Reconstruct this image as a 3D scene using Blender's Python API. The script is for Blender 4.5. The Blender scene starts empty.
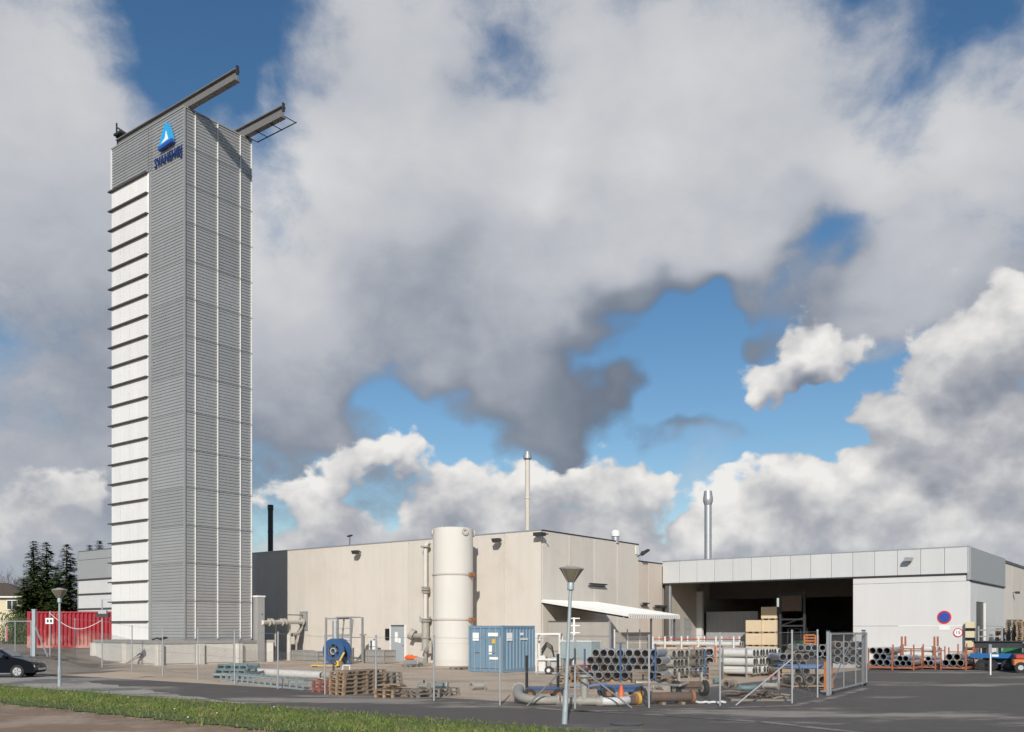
import bpy, math, random
import numpy as np
from mathutils import Vector, Matrix
random.seed(7); rng = np.random.default_rng(7)
C = bpy.context.scene.collection
sc = bpy.context.scene

# ------------------------------------------------------------------ camera
F, CX, HZ, CAMH = 922.0, 512.0, 630.0, 2.35
cam = bpy.data.cameras.new('camera'); cam.lens = 36 * F / 1024; cam.sensor_width = 36
cam.shift_y = (HZ - 366) / 1024; cam.clip_start = .1; cam.clip_end = 6000
co = bpy.data.objects.new('camera', cam); C.objects.link(co)
co.location = (0, 0, CAMH); co.rotation_euler = (math.pi / 2, 0, 0); sc.camera = co

TH = math.radians(-37.25)                       # the site's grid: UX along the facades, UY into the depth
UX = Vector((math.cos(TH), math.sin(TH), 0)); UY = Vector((-math.sin(TH), math.cos(TH), 0))

# ------------------------------------------------------------------ sun, exposure
LV = (UX * -.655 + UY * 1.0 + Vector((0, 0, -.60))).normalized()
sl = bpy.data.lights.new('sun', 'SUN'); sl.energy = 3.85; sl.angle = math.radians(.53); sl.color = (1, .945, .865)
so = bpy.data.objects.new('sun', sl); C.objects.link(so); so.rotation_euler = LV.to_track_quat('-Z', 'Y').to_euler()
so.location = (0, -30, 40)
vs = sc.view_settings; vs.view_transform = 'Standard'; vs.look = 'None'; vs.gamma = 1; vs.exposure = 0.18
vs.use_curve_mapping = False

# ------------------------------------------------------------------ world: physical sky with cumulus
class S:
    """a float socket with arithmetic"""
    nt = None
    def __init__(s, k): s.k = k
    @staticmethod
    def m(op, *a, clamp=False):
        n = S.nt.nodes.new('ShaderNodeMath'); n.operation = op; n.use_clamp = clamp
        for i, v in enumerate(a):
            if isinstance(v, S): S.nt.links.new(v.k, n.inputs[i])
            else: n.inputs[i].default_value = v
        return S(n.outputs[0])
    def __add__(s, o): return S.m('ADD', s, o)
    __radd__ = __add__
    def __mul__(s, o): return S.m('MULTIPLY', s, o)
    __rmul__ = __mul__
    def __sub__(s, o): return S.m('SUBTRACT', s, o)
    def __rsub__(s, o): return S.m('SUBTRACT', o, s)
    def ss(s, a, b):
        n = S.nt.nodes.new('ShaderNodeMapRange'); n.interpolation_type = 'SMOOTHSTEP'
        S.nt.links.new(s.k, n.inputs[0]); n.inputs[1].default_value = a; n.inputs[2].default_value = b
        return S(n.outputs[0])
def vmath(op, a, b=None, scale=None):
    n = S.nt.nodes.new('ShaderNodeVectorMath'); n.operation = op
    for i, v in enumerate((a, b)):
        if v is None: continue
        if hasattr(v, 'is_linked'): S.nt.links.new(v, n.inputs[i])
        else: n.inputs[i].default_value = v
    if scale is not None:
        if isinstance(scale, S): S.nt.links.new(scale.k, n.inputs['Scale'])
        else: n.inputs['Scale'].default_value = scale
    return n.outputs['Value'] if op in ('LENGTH', 'DISTANCE', 'DOT_PRODUCT') else n.outputs['Vector']
def direction(px, py):
    return Vector(((px - CX) / F, 1, (HZ - py) / F)).normalized()

# cloud masses (+) and clear gaps (-): heading, radius, flattening, weight
HIGH = [   # the broad soft sheet
 (20,70,210,1.0,.55),(30,250,220,1.1,.60),(40,420,190,1.4,.55),(30,520,170,2.2,.45),(215,330,150,1.2,.30),
 (420,60,230,1.0,.55),(600,130,270,1.0,.60),(430,230,240,1.1,.62),(770,90,230,1.1,.60),(720,225,210,1.4,.50),(310,330,170,1.2,.50),(300,420,110,1.8,.25),
 (520,330,130,1.2,.45),(505,400,85,1.0,.50),(585,405,50,1.8,.42),(985,170,170,.9,.62),(900,300,130,2.2,.40),(1000,40,110,1,.45),(655,432,60,3.2,.50),(650,290,120,1.6,.75),(760,300,120,2.4,.40),(880,305,110,2.2,.40),(60,560,160,2.4,.6),(265,410,110,1.4,.45),(245,520,130,1.6,.55),
 (205,40,125,.85,-1.00),(140,105,55,1.0,-0.40),(262,85,38,1.1,.55),(520,40,60,1.1,-0.68),(535,62,36,1.3,-0.32),(940,15,95,.8,-0.84),(820,252,85,1.3,-1.15),
 (660,375,110,1.9,-1.15),(435,395,85,1.9,-1.25),(760,350,110,2.2,-.9),(870,400,90,2.4,-0.56),(800,430,130,3.0,-0.48),(460,450,90,2.6,-0.40),(610,455,90,3.5,-0.32),
]
LOW = [    # heaped cumulus over the horizon
 (372,445,46,1.0,.72),(405,450,46,1.5,.60),(312,500,55,1.0,.70),(350,525,95,1.8,.5),(470,500,62,1.2,.66),(545,478,70,1.5,.62),(495,535,110,2.2,.5),(610,500,70,1.2,.58),(660,480,62,1.8,.55),
 (270,480,60,1.6,.45),(40,500,100,1.5,.40),(90,470,60,1.2,.30),
 (745,488,62,1.0,.72),(805,492,62,1.0,.70),(875,495,66,1.0,.72),(945,470,62,.9,.74),(1010,455,60,.9,.70),(1000,520,90,1.4,.5),(860,535,170,2.6,.55),(700,535,120,2.4,.5),
 (790,378,52,1.0,.98),(828,358,40,1.0,.7),(750,392,34,1.2,.6),(955,360,95,1.1,.85),(1010,330,90,1.1,.70),(905,400,55,1.2,.50),(960,415,70,2.2,.40),
 (300,555,120,2.4,.6),(420,560,140,2.6,.6),(560,555,150,2.6,.62),(700,560,150,2.6,.6),(850,565,180,2.6,.6),(1000,565,140,2.4,.6),(520,500,60,1.2,.5),(440,480,45,1.2,.35),(40,540,120,1.8,.45),
 (385,478,36,1.2,-.5),(720,445,45,1.6,-.5),(540,545,40,2,-.2),
]
def tex_noise(g, scale, detail, rough, vec):
    n = g.nodes.new('ShaderNodeTexNoise'); n.noise_dimensions = '3D'
    n.inputs['Scale'].default_value = scale; n.inputs['Detail'].default_value = detail; n.inputs['Roughness'].default_value = rough
    g.links.new(vec, n.inputs['Vector']); return n
def cloud_warp(g, d, warp, wscale, zs):
    w1 = tex_noise(g, wscale, 3.0, .58, vmath('MULTIPLY', d, (1, 1, zs)))
    return vmath('SCALE', vmath('SUBTRACT', w1.outputs['Color'], (.5, .5, .5)), scale=warp)
def cloud_field(g, d, wv, blobs, n_amp, n_scale, n_det, n_rough, offset, zs):
    """density of one cloud deck along direction d"""
    dw = vmath('ADD', d, wv)
    acc = None
    for (px, py, r, fl, wt) in blobs:
        c = direction(px, py); k = F / (1.2 * r)
        n = g.nodes.new('ShaderNodeVectorMath'); n.operation = 'MULTIPLY_ADD'
        g.links.new(dw, n.inputs[0]); n.inputs[1].default_value = (k, k, k*fl); n.inputs[2].default_value = (-c.x*k, -c.y*k, -c.z*k*fl)
        l = vmath('LENGTH', n.outputs[0])
        m = g.nodes.new('ShaderNodeMapRange'); m.interpolation_type = 'SMOOTHSTEP'; g.links.new(l, m.inputs[0])
        m.inputs[1].default_value = 1; m.inputs[2].default_value = 0; m.inputs[3].default_value = 0; m.inputs[4].default_value = wt
        acc = S(m.outputs[0]) if acc is None else acc + S(m.outputs[0])
    nz = tex_noise(g, n_scale, n_det, n_rough, vmath('MULTIPLY', vmath('ADD', d, vmath('SCALE', wv, scale=.22)), (1, 1, zs)))
    return (S(nz.outputs[0]) - .5) * n_amp + acc + offset
def make_world():
    w = bpy.data.worlds.new('World'); sc.world = w; w.use_nodes = True
    nt = w.node_tree; nt.nodes.clear(); S.nt = nt
    def group(name, *args):
        g = bpy.data.node_groups.new(name, 'ShaderNodeTree')
        g.interface.new_socket('dir', in_out='INPUT', socket_type='NodeSocketVector'); g.interface.new_socket('warp', in_out='INPUT', socket_type='NodeSocketVector'); g.interface.new_socket('density', in_out='OUTPUT', socket_type='NodeSocketFloat')
        S.nt = g; gi = g.nodes.new('NodeGroupInput'); go = g.nodes.new('NodeGroupOutput')
        g.links.new(cloud_field(g, gi.outputs[0], gi.outputs[1], *args).k, go.inputs[0]); return g
    def use(g, vec, wv):
        n = nt.nodes.new('ShaderNodeGroup'); n.node_tree = g; nt.links.new(vec, n.inputs[0]); nt.links.new(wv, n.inputs[1]); return S(n.outputs[0])
    gh = group('high_deck', HIGH, 2.7, 4.6, 9, .62, .03, 1.3)
    ghc = group('high_deck_coarse', HIGH, 2.0, 4.6, 3, .55, .03, 1.3)
    gl = group('low_deck', LOW, 2.4, 12.0, 8, .56, -.47, 1.25)
    glc = group('low_deck_coarse', LOW, 2.0, 12.0, 3.5, .55, -.47, 1.25)
    S.nt = nt
    tc = nt.nodes.new('ShaderNodeTexCoord'); d = vmath('NORMALIZE', tc.outputs['Generated'])
    sep = nt.nodes.new('ShaderNodeSeparateXYZ'); nt.links.new(d, sep.inputs[0]); z = S(sep.outputs[2])
    def ramp(f, stops):
        r = nt.nodes.new('ShaderNodeValToRGB'); nt.links.new(f.k, r.inputs[0]); cr = r.color_ramp
        cr.elements[0].position, cr.elements[1].position = stops[0][0], stops[-1][0]
        cr.elements[0].color = (*stops[0][1], 1); cr.elements[1].color = (*stops[-1][1], 1)
        for p, c in stops[1:-1]: cr.elements.new(p).color = (*c, 1)
        return r.outputs[0]
    def mix(f, a, b):
        m = nt.nodes.new('ShaderNodeMix'); m.data_type = 'RGBA'
        if isinstance(f, S): nt.links.new(f.k, m.inputs['Factor'])
        nt.links.new(a, m.inputs['A'])
        if hasattr(b, 'is_linked'): nt.links.new(b, m.inputs['B'])
        else: m.inputs['B'].default_value = (*b, 1)
        return m.outputs['Result']
    STR = .075
    sky = nt.nodes.new('ShaderNodeTexSky'); sky.sky_type = 'NISHITA'; sky.sun_disc = False
    sky.sun_elevation = math.asin(-LV.z); sky.sun_rotation = math.atan2(-LV.x, -LV.y)
    sky.air_density = 1.05; sky.dust_density = .12; sky.ozone_density = 2.0
    hs = nt.nodes.new('ShaderNodeHueSaturation'); hs.inputs['Saturation'].default_value = 1.22; hs.inputs['Value'].default_value = 1.08
    nt.links.new(sky.outputs[0], hs.inputs['Color'])
    # high deck
    wh = cloud_warp(nt, d, .24, 5.5, 1.3); wl = cloud_warp(nt, d, .11, 13.0, 1.2)
    h0 = use(gh, d, wh); h1 = use(ghc, vmath('ADD', d, (-.03, -.04, .105)), wh)
    ah = h0.ss(-.12, .72)
    lh = S.m('ADD', (h0 - h1) * .25 - h0.ss(.7, 1.7) * .04 - z.ss(.40, .10) * .17, .58, clamp=True)
    ch = ramp(lh, ((.08, (.11, .135, .18)), (.36, (.22, .25, .305)), (.56, (.40, .42, .465)), (.78, (.53, .54, .56)), (1.0, (.66, .66, .66))))
    # low deck
    l0 = use(gl, d, wl); l1 = use(glc, vmath('ADD', d, (-.010, -.012, .034)), wl)
    al = l0.ss(.0, .26)
    ll = S.m('ADD', (l0 - l1) * .55 , .53, clamp=True)
    cl = ramp(ll, ((.05, (.17, .195, .245)), (.34, (.28, .30, .345)), (.55, (.39, .40, .43)), (.75, (.55, .55, .555)), (1.0, (.76, .745, .72))))
    col = mix(ah, hs.outputs[0], vmath('SCALE', ch, scale=1/STR))
    col = mix(al, col, vmath('SCALE', cl, scale=1/STR))
    col = mix(z.ss(.13, -.01) * .55, col, (.30/STR, .35/STR, .42/STR))
    bg = nt.nodes.new('ShaderNodeBackground'); bg.inputs['Strength'].default_value = STR
    out = nt.nodes.new('ShaderNodeOutputWorld')
    nt.links.new(col, bg.inputs['Color']); nt.links.new(bg.outputs[0], out.inputs['Surface'])
    w.cycles.sampling_method = 'NONE'
make_world()
sc.cycles.use_adaptive_sampling = True; sc.cycles.adaptive_threshold = .02; sc.cycles.adaptive_min_samples = 12
sc.cycles.max_bounces = 5; sc.cycles.diffuse_bounces = 3; sc.cycles.glossy_bounces = 2; sc.cycles.transmission_bounces = 2

# ------------------------------------------------------------------ helpers
def ss(t): t = max(0., min(1., t)); return t * t * (3 - 2 * t)
def terrain(x, y):
    b = UY.x * x + UY.y * y
    q = -x - .453 * y
    r1 = ss(q / 4.0) * ss((b - 24.5) / 4.0) if y > 20 else 0
    r2 = ss((y - 67.0) / 6.0) * ss((-x - 24) / 4.0)
    return .9 * max(r1, r2)
def G(px, py, z=0.0):
    """the point of the ground plane seen at a pixel"""
    d = F * (CAMH - z) / (py - HZ); return Vector(((px - CX) / F * d, d, z))
def grid(p, q, z=0): return UX * p + UY * q + Vector((0, 0, z))
def on_q(px, q):
    t = (px - CX) / F; y = q / (UY.x * t + UY.y); return (UX.x * t + UX.y) * y, y      # p, depth
def on_p(px, p):
    t = (px - CX) / F; y = p / (UX.x * t + UX.y); return (UY.x * t + UY.y) * y, y      # q, depth

def shade(o, smooth):
    if smooth: o.data.polygons.foreach_set('use_smooth', [True] * len(o.data.polygons))
class MB:
    def __init__(s): s.v = []; s.f = []
    def add(s, vs, fs):
        b = len(s.v); s.v += [tuple(v) for v in vs]; s.f += [tuple(i + b for i in f) for f in fs]; return s
    def box(s, x0, x1, y0, y1, z0, z1):
        return s.add([(x0,y0,z0),(x1,y0,z0),(x1,y1,z0),(x0,y1,z0),(x0,y0,z1),(x1,y0,z1),(x1,y1,z1),(x0,y1,z1)],
                     [(0,3,2,1),(4,5,6,7),(0,1,5,4),(1,2,6,5),(2,3,7,6),(3,0,4,7)])
    def bbox(s, x0, x1, y0, y1, z0, z1, b=.02):
        """box with chamfered edges"""
        vs = []
        for zz, k in ((z0, b), (z0 + b, 0), (z1 - b, 0), (z1, b)):
            for (x, y) in ((x0+k+b,y0+k),(x1-k-b,y0+k),(x1-k,y0+k+b),(x1-k,y1-k-b),(x1-k-b,y1-k),(x0+k+b,y1-k),(x0+k,y1-k-b),(x0+k,y0+k+b)):
                vs.append((x, y, zz))
        fs = [tuple(range(7, -1, -1)), tuple(range(24, 32))]
        for l in range(3):
            for i in range(8): j = (i + 1) % 8; fs.append((l*8+i, l*8+j, l*8+8+j, l*8+8+i))
        return s.add(vs, fs)
    @staticmethod
    def frame(a, b):
        d = (Vector(b) - Vector(a)).normalized()
        u = d.cross(Vector((0, 0, 1)) if abs(d.z) < .95 else Vector((1, 0, 0))).normalized()
        return u, u.cross(d)
    def bar(s, a, b, w, h=None):
        h = h or w; u, v = s.frame(a, b); vs = []
        for c in (Vector(a), Vector(b)):
            for (i, j) in ((-1,-1),(1,-1),(1,1),(-1,1)): vs.append(c + u*(i*w/2) + v*(j*h/2))
        return s.add(vs, [(3,2,1,0),(4,5,6,7),(0,1,5,4),(1,2,6,5),(2,3,7,6),(3,0,4,7)])
    def cyl(s, a, b, r, n=12, r2=None, caps=True):
        r2 = r if r2 is None else r2; u, v = s.frame(a, b); vs = []
        for c, rr in ((Vector(a), r), (Vector(b), r2)):
            for i in range(n):
                t = 2*math.pi*i/n; vs.append(c + u*(rr*math.cos(t)) + v*(rr*math.sin(t)))
        fs = [(i, (i+1) % n, n+(i+1) % n, n+i) for i in range(n)]
        if caps: fs += [tuple(range(n-1, -1, -1)), tuple(range(n, 2*n))]
        return s.add(vs, fs)
    def path(s, pts, r, n=10, rs=None, caps=True):
        pts = [Vector(p) for p in pts]; vs = []; pu = None
        for k, p in enumerate(pts):
            d = (pts[min(k+1, len(pts)-1)] - pts[max(k-1, 0)]).normalized()
            if pu is None: pu = d.cross(Vector((0,0,1)) if abs(d.z) < .95 else Vector((1,0,0))).normalized()
            u = (pu - d * pu.dot(d)).normalized(); pu = u; w = u.cross(d); rr = rs[k] if rs else r
            for i in range(n):
                t = 2*math.pi*i/n; vs.append(p + u*(rr*math.cos(t)) + w*(rr*math.sin(t)))
        fs = [(k*n+i, k*n+(i+1) % n, (k+1)*n+(i+1) % n, (k+1)*n+i) for k in range(len(pts)-1) for i in range(n)]
        if caps: fs += [tuple(range(n-1, -1, -1)), tuple(range((len(pts)-1)*n, len(pts)*n))]
        return s.add(vs, fs)
    def tube(s, a, b, ro, ri, n=20):
        u, v = s.frame(a, b); vs = []
        for c, rr in ((Vector(a), ro), (Vector(b), ro), (Vector(b), ri), (Vector(a), ri)):
            for i in range(n):
                t = 2*math.pi*i/n; vs.append(c + u*(rr*math.cos(t)) + v*(rr*math.sin(t)))
        fs = []
        for l in range(4):
            m = (l+1) % 4
            fs += [(l*n+i, l*n+(i+1) % n, m*n+(i+1) % n, m*n+i) for i in range(n)]
        return s.add(vs, fs)
    def lathe(s, prof, n=24, cx=0, cy=0):
        vs = [(cx + r*math.cos(2*math.pi*i/n), cy + r*math.sin(2*math.pi*i/n), z) for r, z in prof for i in range(n)]
        fs = [(k*n+i, k*n+(i+1) % n, (k+1)*n+(i+1) % n, (k+1)*n+i) for k in range(len(prof)-1) for i in range(n)]
        fs += [tuple(range(n-1, -1, -1)), tuple(range((len(prof)-1)*n, len(prof)*n))]
        return s.add(vs, fs)
    def prism(s, poly, y0, y1):
        """polygon in x,z pushed along y"""
        n = len(poly)
        return s.add([(x, y0, z) for x, z in poly] + [(x, y1, z) for x, z in poly],
                     [tuple(range(n)), tuple(range(2*n-1, n-1, -1))] + [(i, n+i, n+(i+1) % n, (i+1) % n) for i in range(n)])
    def mesh(s, name, mat=None):
        m = bpy.data.meshes.new(name); m.from_pydata(s.v, [], s.f); m.update()
        if mat: m.materials.append(mat)
        return m
    def build(s, name, mat, parent=None, smooth=False, loc=None, rz=None):
        return place(name, s.mesh(name, mat), parent, smooth, loc, rz)
def place(name, mesh, parent=None, smooth=False, loc=None, rz=None):
    o = bpy.data.objects.new(name, mesh); C.objects.link(o)
    if parent is not None: o.parent = parent
    if loc is not None: o.location = loc
    if rz is not None: o.rotation_euler[2] = rz
    if smooth:
        mesh.polygons.foreach_set('use_smooth', [True]*len(mesh.polygons))
        try: mesh.set_sharp_from_angle(angle=math.radians(38))
        except Exception: pass
    return o
def tag(o, label, cat, group=None):
    o['label'] = label; o['category'] = cat
    if group: o['group'] = group
    return o
def thing(name, label, cat, loc=(0,0,0), rz=0.0, group=None):
    o = bpy.data.objects.new(name, None); C.objects.link(o); o.empty_display_size = .2
    o.location = loc; o.rotation_euler[2] = rz
    return tag(o, label, cat, group)
def dup(root, loc, rz, label=None, group=None):
    r = root.copy(); C.objects.link(r); r.location = loc; r.rotation_euler[2] = rz
    if label: r['label'] = label
    if group: r['group'] = group
    for ch in root.children:
        c = ch.copy(); C.objects.link(c); c.parent = r
        for g2 in ch.children:
            e = g2.copy(); C.objects.link(e); e.parent = c
    return r
def struct(o): o['kind'] = 'structure'; return o
def stuff(o): o['kind'] = 'stuff'; return o

# ------------------------------------------------------------------ materials
def mat(name, col, rough=.7, metal=0., var=.12, scale=1.5, streak=0., bump=0., bscale=40., rnd=0., col2=None, c2=(.5, .62), c2scale=.6, spec=.5, coords='pos', stretch=None, zwear=None):
    m = bpy.data.materials.new(name); m.use_nodes = True
    nt = m.node_tree; b = nt.nodes['Principled BSDF']; S.nt = nt
    b.inputs['Roughness'].default_value = rough; b.inputs['Metallic'].default_value = metal
    b.inputs['Specular IOR Level'].default_value = spec
    if coords == 'pos': vec = nt.nodes.new('ShaderNodeNewGeometry').outputs['Position']
    else: vec = nt.nodes.new('ShaderNodeTexCoord').outputs['Object']
    def noise(sc_, det=5, stretch=None, rough_=.6):
        n = nt.nodes.new('ShaderNodeTexNoise'); n.inputs['Scale'].default_value = sc_; n.inputs['Detail'].default_value = det
        n.inputs['Roughness'].default_value = rough_
        v = vec if stretch is None else vmath('MULTIPLY', vec, stretch)
        nt.links.new(v, n.inputs['Vector']); return S(n.outputs[0])
    f = (noise(scale, 6, stretch) - .5) * (2*var) + 1.0
    if streak: f = f + (noise(1.6, 4, (1, 1, .07)) - .5) * (2*streak)
    if rnd:
        oi = nt.nodes.new('ShaderNodeObjectInfo'); f = f + (S(oi.outputs['Random']) - .5) * (2*rnd)
    base = nt.nodes.new('ShaderNodeRGB'); base.outputs[0].default_value = (*col, 1); src = base.outputs[0]
    if col2:
        mx = nt.nodes.new('ShaderNodeMix'); mx.data_type = 'RGBA'
        nf = noise(c2scale, 8, stretch, .68)
        if zwear:
            sp = nt.nodes.new('ShaderNodeSeparateXYZ'); nt.links.new(vec, sp.inputs[0]); nf = nf + S(sp.outputs[2]).ss(zwear[1], zwear[0]) * zwear[2]
        nt.links.new(nf.ss(*c2).k, mx.inputs['Factor'])
        nt.links.new(src, mx.inputs['A']); mx.inputs['B'].default_value = (*col2, 1); src = mx.outputs['Result']
    nt.links.new(vmath('SCALE', src, scale=f), b.inputs['Base Color'])
    if bump:
        bn = nt.nodes.new('ShaderNodeBump'); bn.inputs['Strength'].default_value = bump; bn.inputs['Distance'].default_value = .02
        nt.links.new(noise(bscale, 6).k, bn.inputs['Height']); nt.links.new(bn.outputs[0], b.inputs['Normal'])
    return m
K = dict(
 asphalt=mat('asphalt', (.104,.091,.078), .85, var=.28, scale=2.2, bump=.5, bscale=30, col2=(.30,.265,.225), c2=(.515,.615), c2scale=.20, stretch=(.45,1.1,1)),
 gravel_lot=mat('worn_asphalt', (.25,.168,.112), .95, var=.38, scale=3.5, bump=1.0, bscale=14, col2=(.37,.275,.20), c2=(.46,.62), c2scale=.35),
 yard=mat('yard_concrete', (.52,.405,.295), .9, var=.16, scale=.5, bump=.3, bscale=25, col2=(.38,.295,.215), c2=(.47,.62), c2scale=.22),
 soil=mat('ground', (.24,.205,.165), .95, var=.25, scale=.4, bump=.6, bscale=12, col2=(.15,.125,.10), c2=(.46,.62), c2scale=.25),
 drive=mat('pale_drive', (.37,.335,.29), .9, var=.15, scale=.5, bump=.3, bscale=22, col2=(.17,.16,.15), c2=(.52,.60), c2scale=.2),
 turf=mat('turf', (.085,.11,.028), .95, var=.4, scale=1.2, bump=.8, bscale=14, col2=(.10,.095,.045), c2=(.55,.75), c2scale=.8),
 blade=mat('grass_blade', (.125,.175,.03), .75, var=.45, scale=.9, col2=(.25,.21,.10), c2=(.50,.62), c2scale=1.3),
 paint=mat('road_paint', (.27,.245,.215), .85, var=.3, scale=4, col2=(.11,.10,.09), c2=(.42,.58), c2scale=.9),
 kerb=mat('kerb_stone', (.30,.29,.27), .85, var=.15, scale=2),
 clad=mat('grey_cladding', (.40,.40,.395), .42, metal=.35, var=.06, scale=.6, rnd=.07, streak=.07),
 trim=mat('pale_trim', (.74,.73,.70), .5, var=.05),
 white=mat('white_panel', (.72,.71,.69), .28, var=.05, scale=.7, streak=.10, rnd=.03),
 fin=mat('dark_fin', (.075,.07,.066), .55, var=.1),
 conc=mat('pale_concrete', (.56,.535,.485), .9, var=.10, scale=1.2, streak=.10, bump=.2, rnd=.04),
 beige=mat('beige_concrete', (.57,.525,.465), .9, var=.04, scale=.9, streak=.09, bump=.15, rnd=.045, col2=(.53,.475,.405), c2=(.50,.75), c2scale=.35),
 pinkish=mat('pinkish_concrete', (.55,.475,.41), .9, var=.06, scale=.9, streak=.07, rnd=.02),
 seal=mat('joint_sealant', (.66,.60,.51), .8, var=.05),
 seald=mat('recess_joint', (.40,.35,.29), .9, var=.05),
 whwhite=mat('warehouse_white', (.58,.575,.565), .45, var=.03, scale=.6, streak=.05, rnd=.03),
 fascia=mat('fascia_metal', (.53,.535,.53), .4, var=.03, scale=.6, streak=.07, rnd=.035),
 greyclad=mat('mid_grey_sheet', (.30,.305,.31), .5, var=.05, rnd=.02),
 roof=mat('roof_felt', (.10,.10,.10), .9, var=.2),
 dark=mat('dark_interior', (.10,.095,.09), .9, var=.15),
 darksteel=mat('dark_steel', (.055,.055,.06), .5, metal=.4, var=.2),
 black=mat('black_paint', (.012,.012,.013), .35, var=.1),
 galv=mat('galvanised_steel', (.42,.43,.44), .45, metal=.55, var=.12, scale=5),
 beam=mat('beam_steel', (.19,.185,.178), .6, metal=.2, var=.1, scale=2),
 pipe=mat('steel_pipe', (.46,.46,.47), .30, metal=.75, var=.2, scale=4, rnd=.28),
 pipebrown=mat('brownish_steel_pipe', (.34,.29,.24), .42, metal=.45, var=.25, scale=4, rnd=.25, col2=(.20,.12,.075), c2=(.52,.68), c2scale=3),
 pipeblue=mat('bluish_steel_pipe', (.36,.40,.48), .32, metal=.6, var=.2, scale=4, rnd=.2),
 pipebuff=mat('salmon_pipe', (.52,.36,.25), .6, var=.12, scale=3, rnd=.1),
 pipewhite=mat('white_pipe', (.62,.61,.58), .5, var=.1, scale=3, rnd=.06),
 pipeold=mat('weathered_pipe', (.36,.34,.30), .65, metal=.1, var=.2, scale=3, col2=(.22,.15,.10), c2=(.58,.72), c2scale=2.5),
 piperust=mat('dark_rusty_pipe', (.11,.085,.068), .8, var=.3, scale=4, col2=(.20,.09,.045), c2=(.5,.66), c2scale=2.2),
 bore=mat('pipe_bore', (.055,.05,.046), .85, var=.2, scale=4),  # dark colour that paints shade into the open pipe bores
 oldwire=mat('dull_wire', (.20,.195,.185), .7, metal=.2, var=.1), trailerblue=mat('trailer_blue', (.02,.13,.36), .4, var=.1, scale=3),
 rust=mat('rust', (.30,.13,.06), .85, var=.3, scale=5),
 tank=mat('tank_paint', (.60,.575,.525), .8, var=.04, scale=.8, streak=.07, col2=(.45,.30,.18), c2=(.72,.84), c2scale=1.1),
 rustband=mat('rusty_band', (.50,.46,.41), .7, var=.15, scale=3, col2=(.40,.20,.09), c2=(.56,.66), c2scale=1.3),
 bluebox=mat('container_blue', (.15,.245,.33), .55, var=.12, scale=1.5, streak=.1, col2=(.20,.28,.34), c2=(.55,.75), c2scale=1.2),
 blue=mat('machine_blue', (.03,.085,.20), .45, var=.12, scale=3),
 brightblue=mat('tarp_blue', (.12,.21,.40), .55, var=.12, scale=3),
 teal=mat('teal_paint', (.13,.20,.21), .6, var=.15, scale=4),
 paleteal=mat('pale_teal_paint', (.30,.36,.37), .6, var=.12, scale=4),
 red=mat('container_red', (.30,.014,.024), .55, var=.15, scale=1.2, streak=.15, col2=(.46,.22,.18), c2=(.56,.74), c2scale=.45, zwear=(.9, 3.0, .16)),
 redpaint=mat('red_paint', (.38,.05,.04), .6, var=.15, scale=3),
 orange=mat('orange_paint', (.55,.18,.05), .55, var=.12, scale=4),
 orack=mat('rack_orange', (.34,.115,.065), .65, var=.2, scale=4, col2=(.25,.10,.06), c2=(.55,.7), c2scale=3),
 cone=mat('cone_orange', (.80,.12,.02), .5, var=.06),
 yellow=mat('yellow_paint', (.66,.42,.05), .55, var=.12, scale=4),
 wood=mat('pallet_wood', (.28,.195,.125), .85, var=.25, scale=6, rnd=.22, coords='obj'),
 woodgrey=mat('weathered_wood', (.24,.205,.165), .9, var=.25, scale=6, rnd=.2, coords='obj'),
 woodred=mat('red_stained_wood', (.34,.10,.07), .8, var=.2, scale=5, coords='obj'),
 ply=mat('plywood', (.60,.49,.34), .75, var=.1, scale=3, rnd=.06),
 door=mat('grey_door', (.33,.36,.38), .5, var=.05),
 paper=mat('white_notice', (.78,.78,.76), .6, var=.03),
 glass=mat('dark_glass', (.03,.04,.05), .08, var=.05),
 rubber=mat('rubber', (.022,.022,.022), .85, var=.15),
 rim=mat('alloy_rim', (.55,.56,.58), .3, metal=.7, var=.05),
 carpaint=mat('black_car_paint', (.004,.004,.005), .05, var=.05, spec=.25),
 lens=mat('lamp_lens', (.75,.74,.70), .2, var=.03),
 signblue=mat('sign_blue', (.02,.08,.36), .4, var=.03), signred=mat('sign_red', (.62,.02,.03), .4, var=.03),
 logo=mat('logo_blue', (.03,.34,.66), .3, var=.03), logod=mat('logo_navy', (.008,.03,.14), .4, var=.03), logow=mat('logo_white', (.8,.82,.85), .4, var=.02),
 cream=mat('cream_render', (.60,.53,.36), .85, var=.06), tiles=mat('dark_roof_tiles', (.09,.065,.05), .85, var=.2),
 needle=mat('spruce_needles', (.062,.092,.030), .9, var=.5, scale=1.2, rnd=.1, spec=.08), bark=mat('bark', (.085,.062,.045), .95, var=.25, scale=4),
 twig=mat('bare_twigs', (.13,.10,.085), .95, var=.2),
 canopy=mat('canopy_white', (.74,.73,.69), .5, var=.04), innerwall=mat('bay_wall', (.38,.35,.31), .9, var=.08, streak=.08), skylite=mat('low_wall_concrete', (.36,.335,.30), .9, var=.1, streak=.1),
 green=mat('machine_green', (.03,.16,.075), .5, var=.12), hose=mat('grey_hose', (.30,.31,.32), .6, var=.1),
 lampgrey=mat('lamp_post_grey', (.34,.39,.41), .5, metal=.2, var=.1, scale=3), lampglass=mat('lamp_bowl', (.20,.17,.13), .12, var=.1),
)

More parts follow.
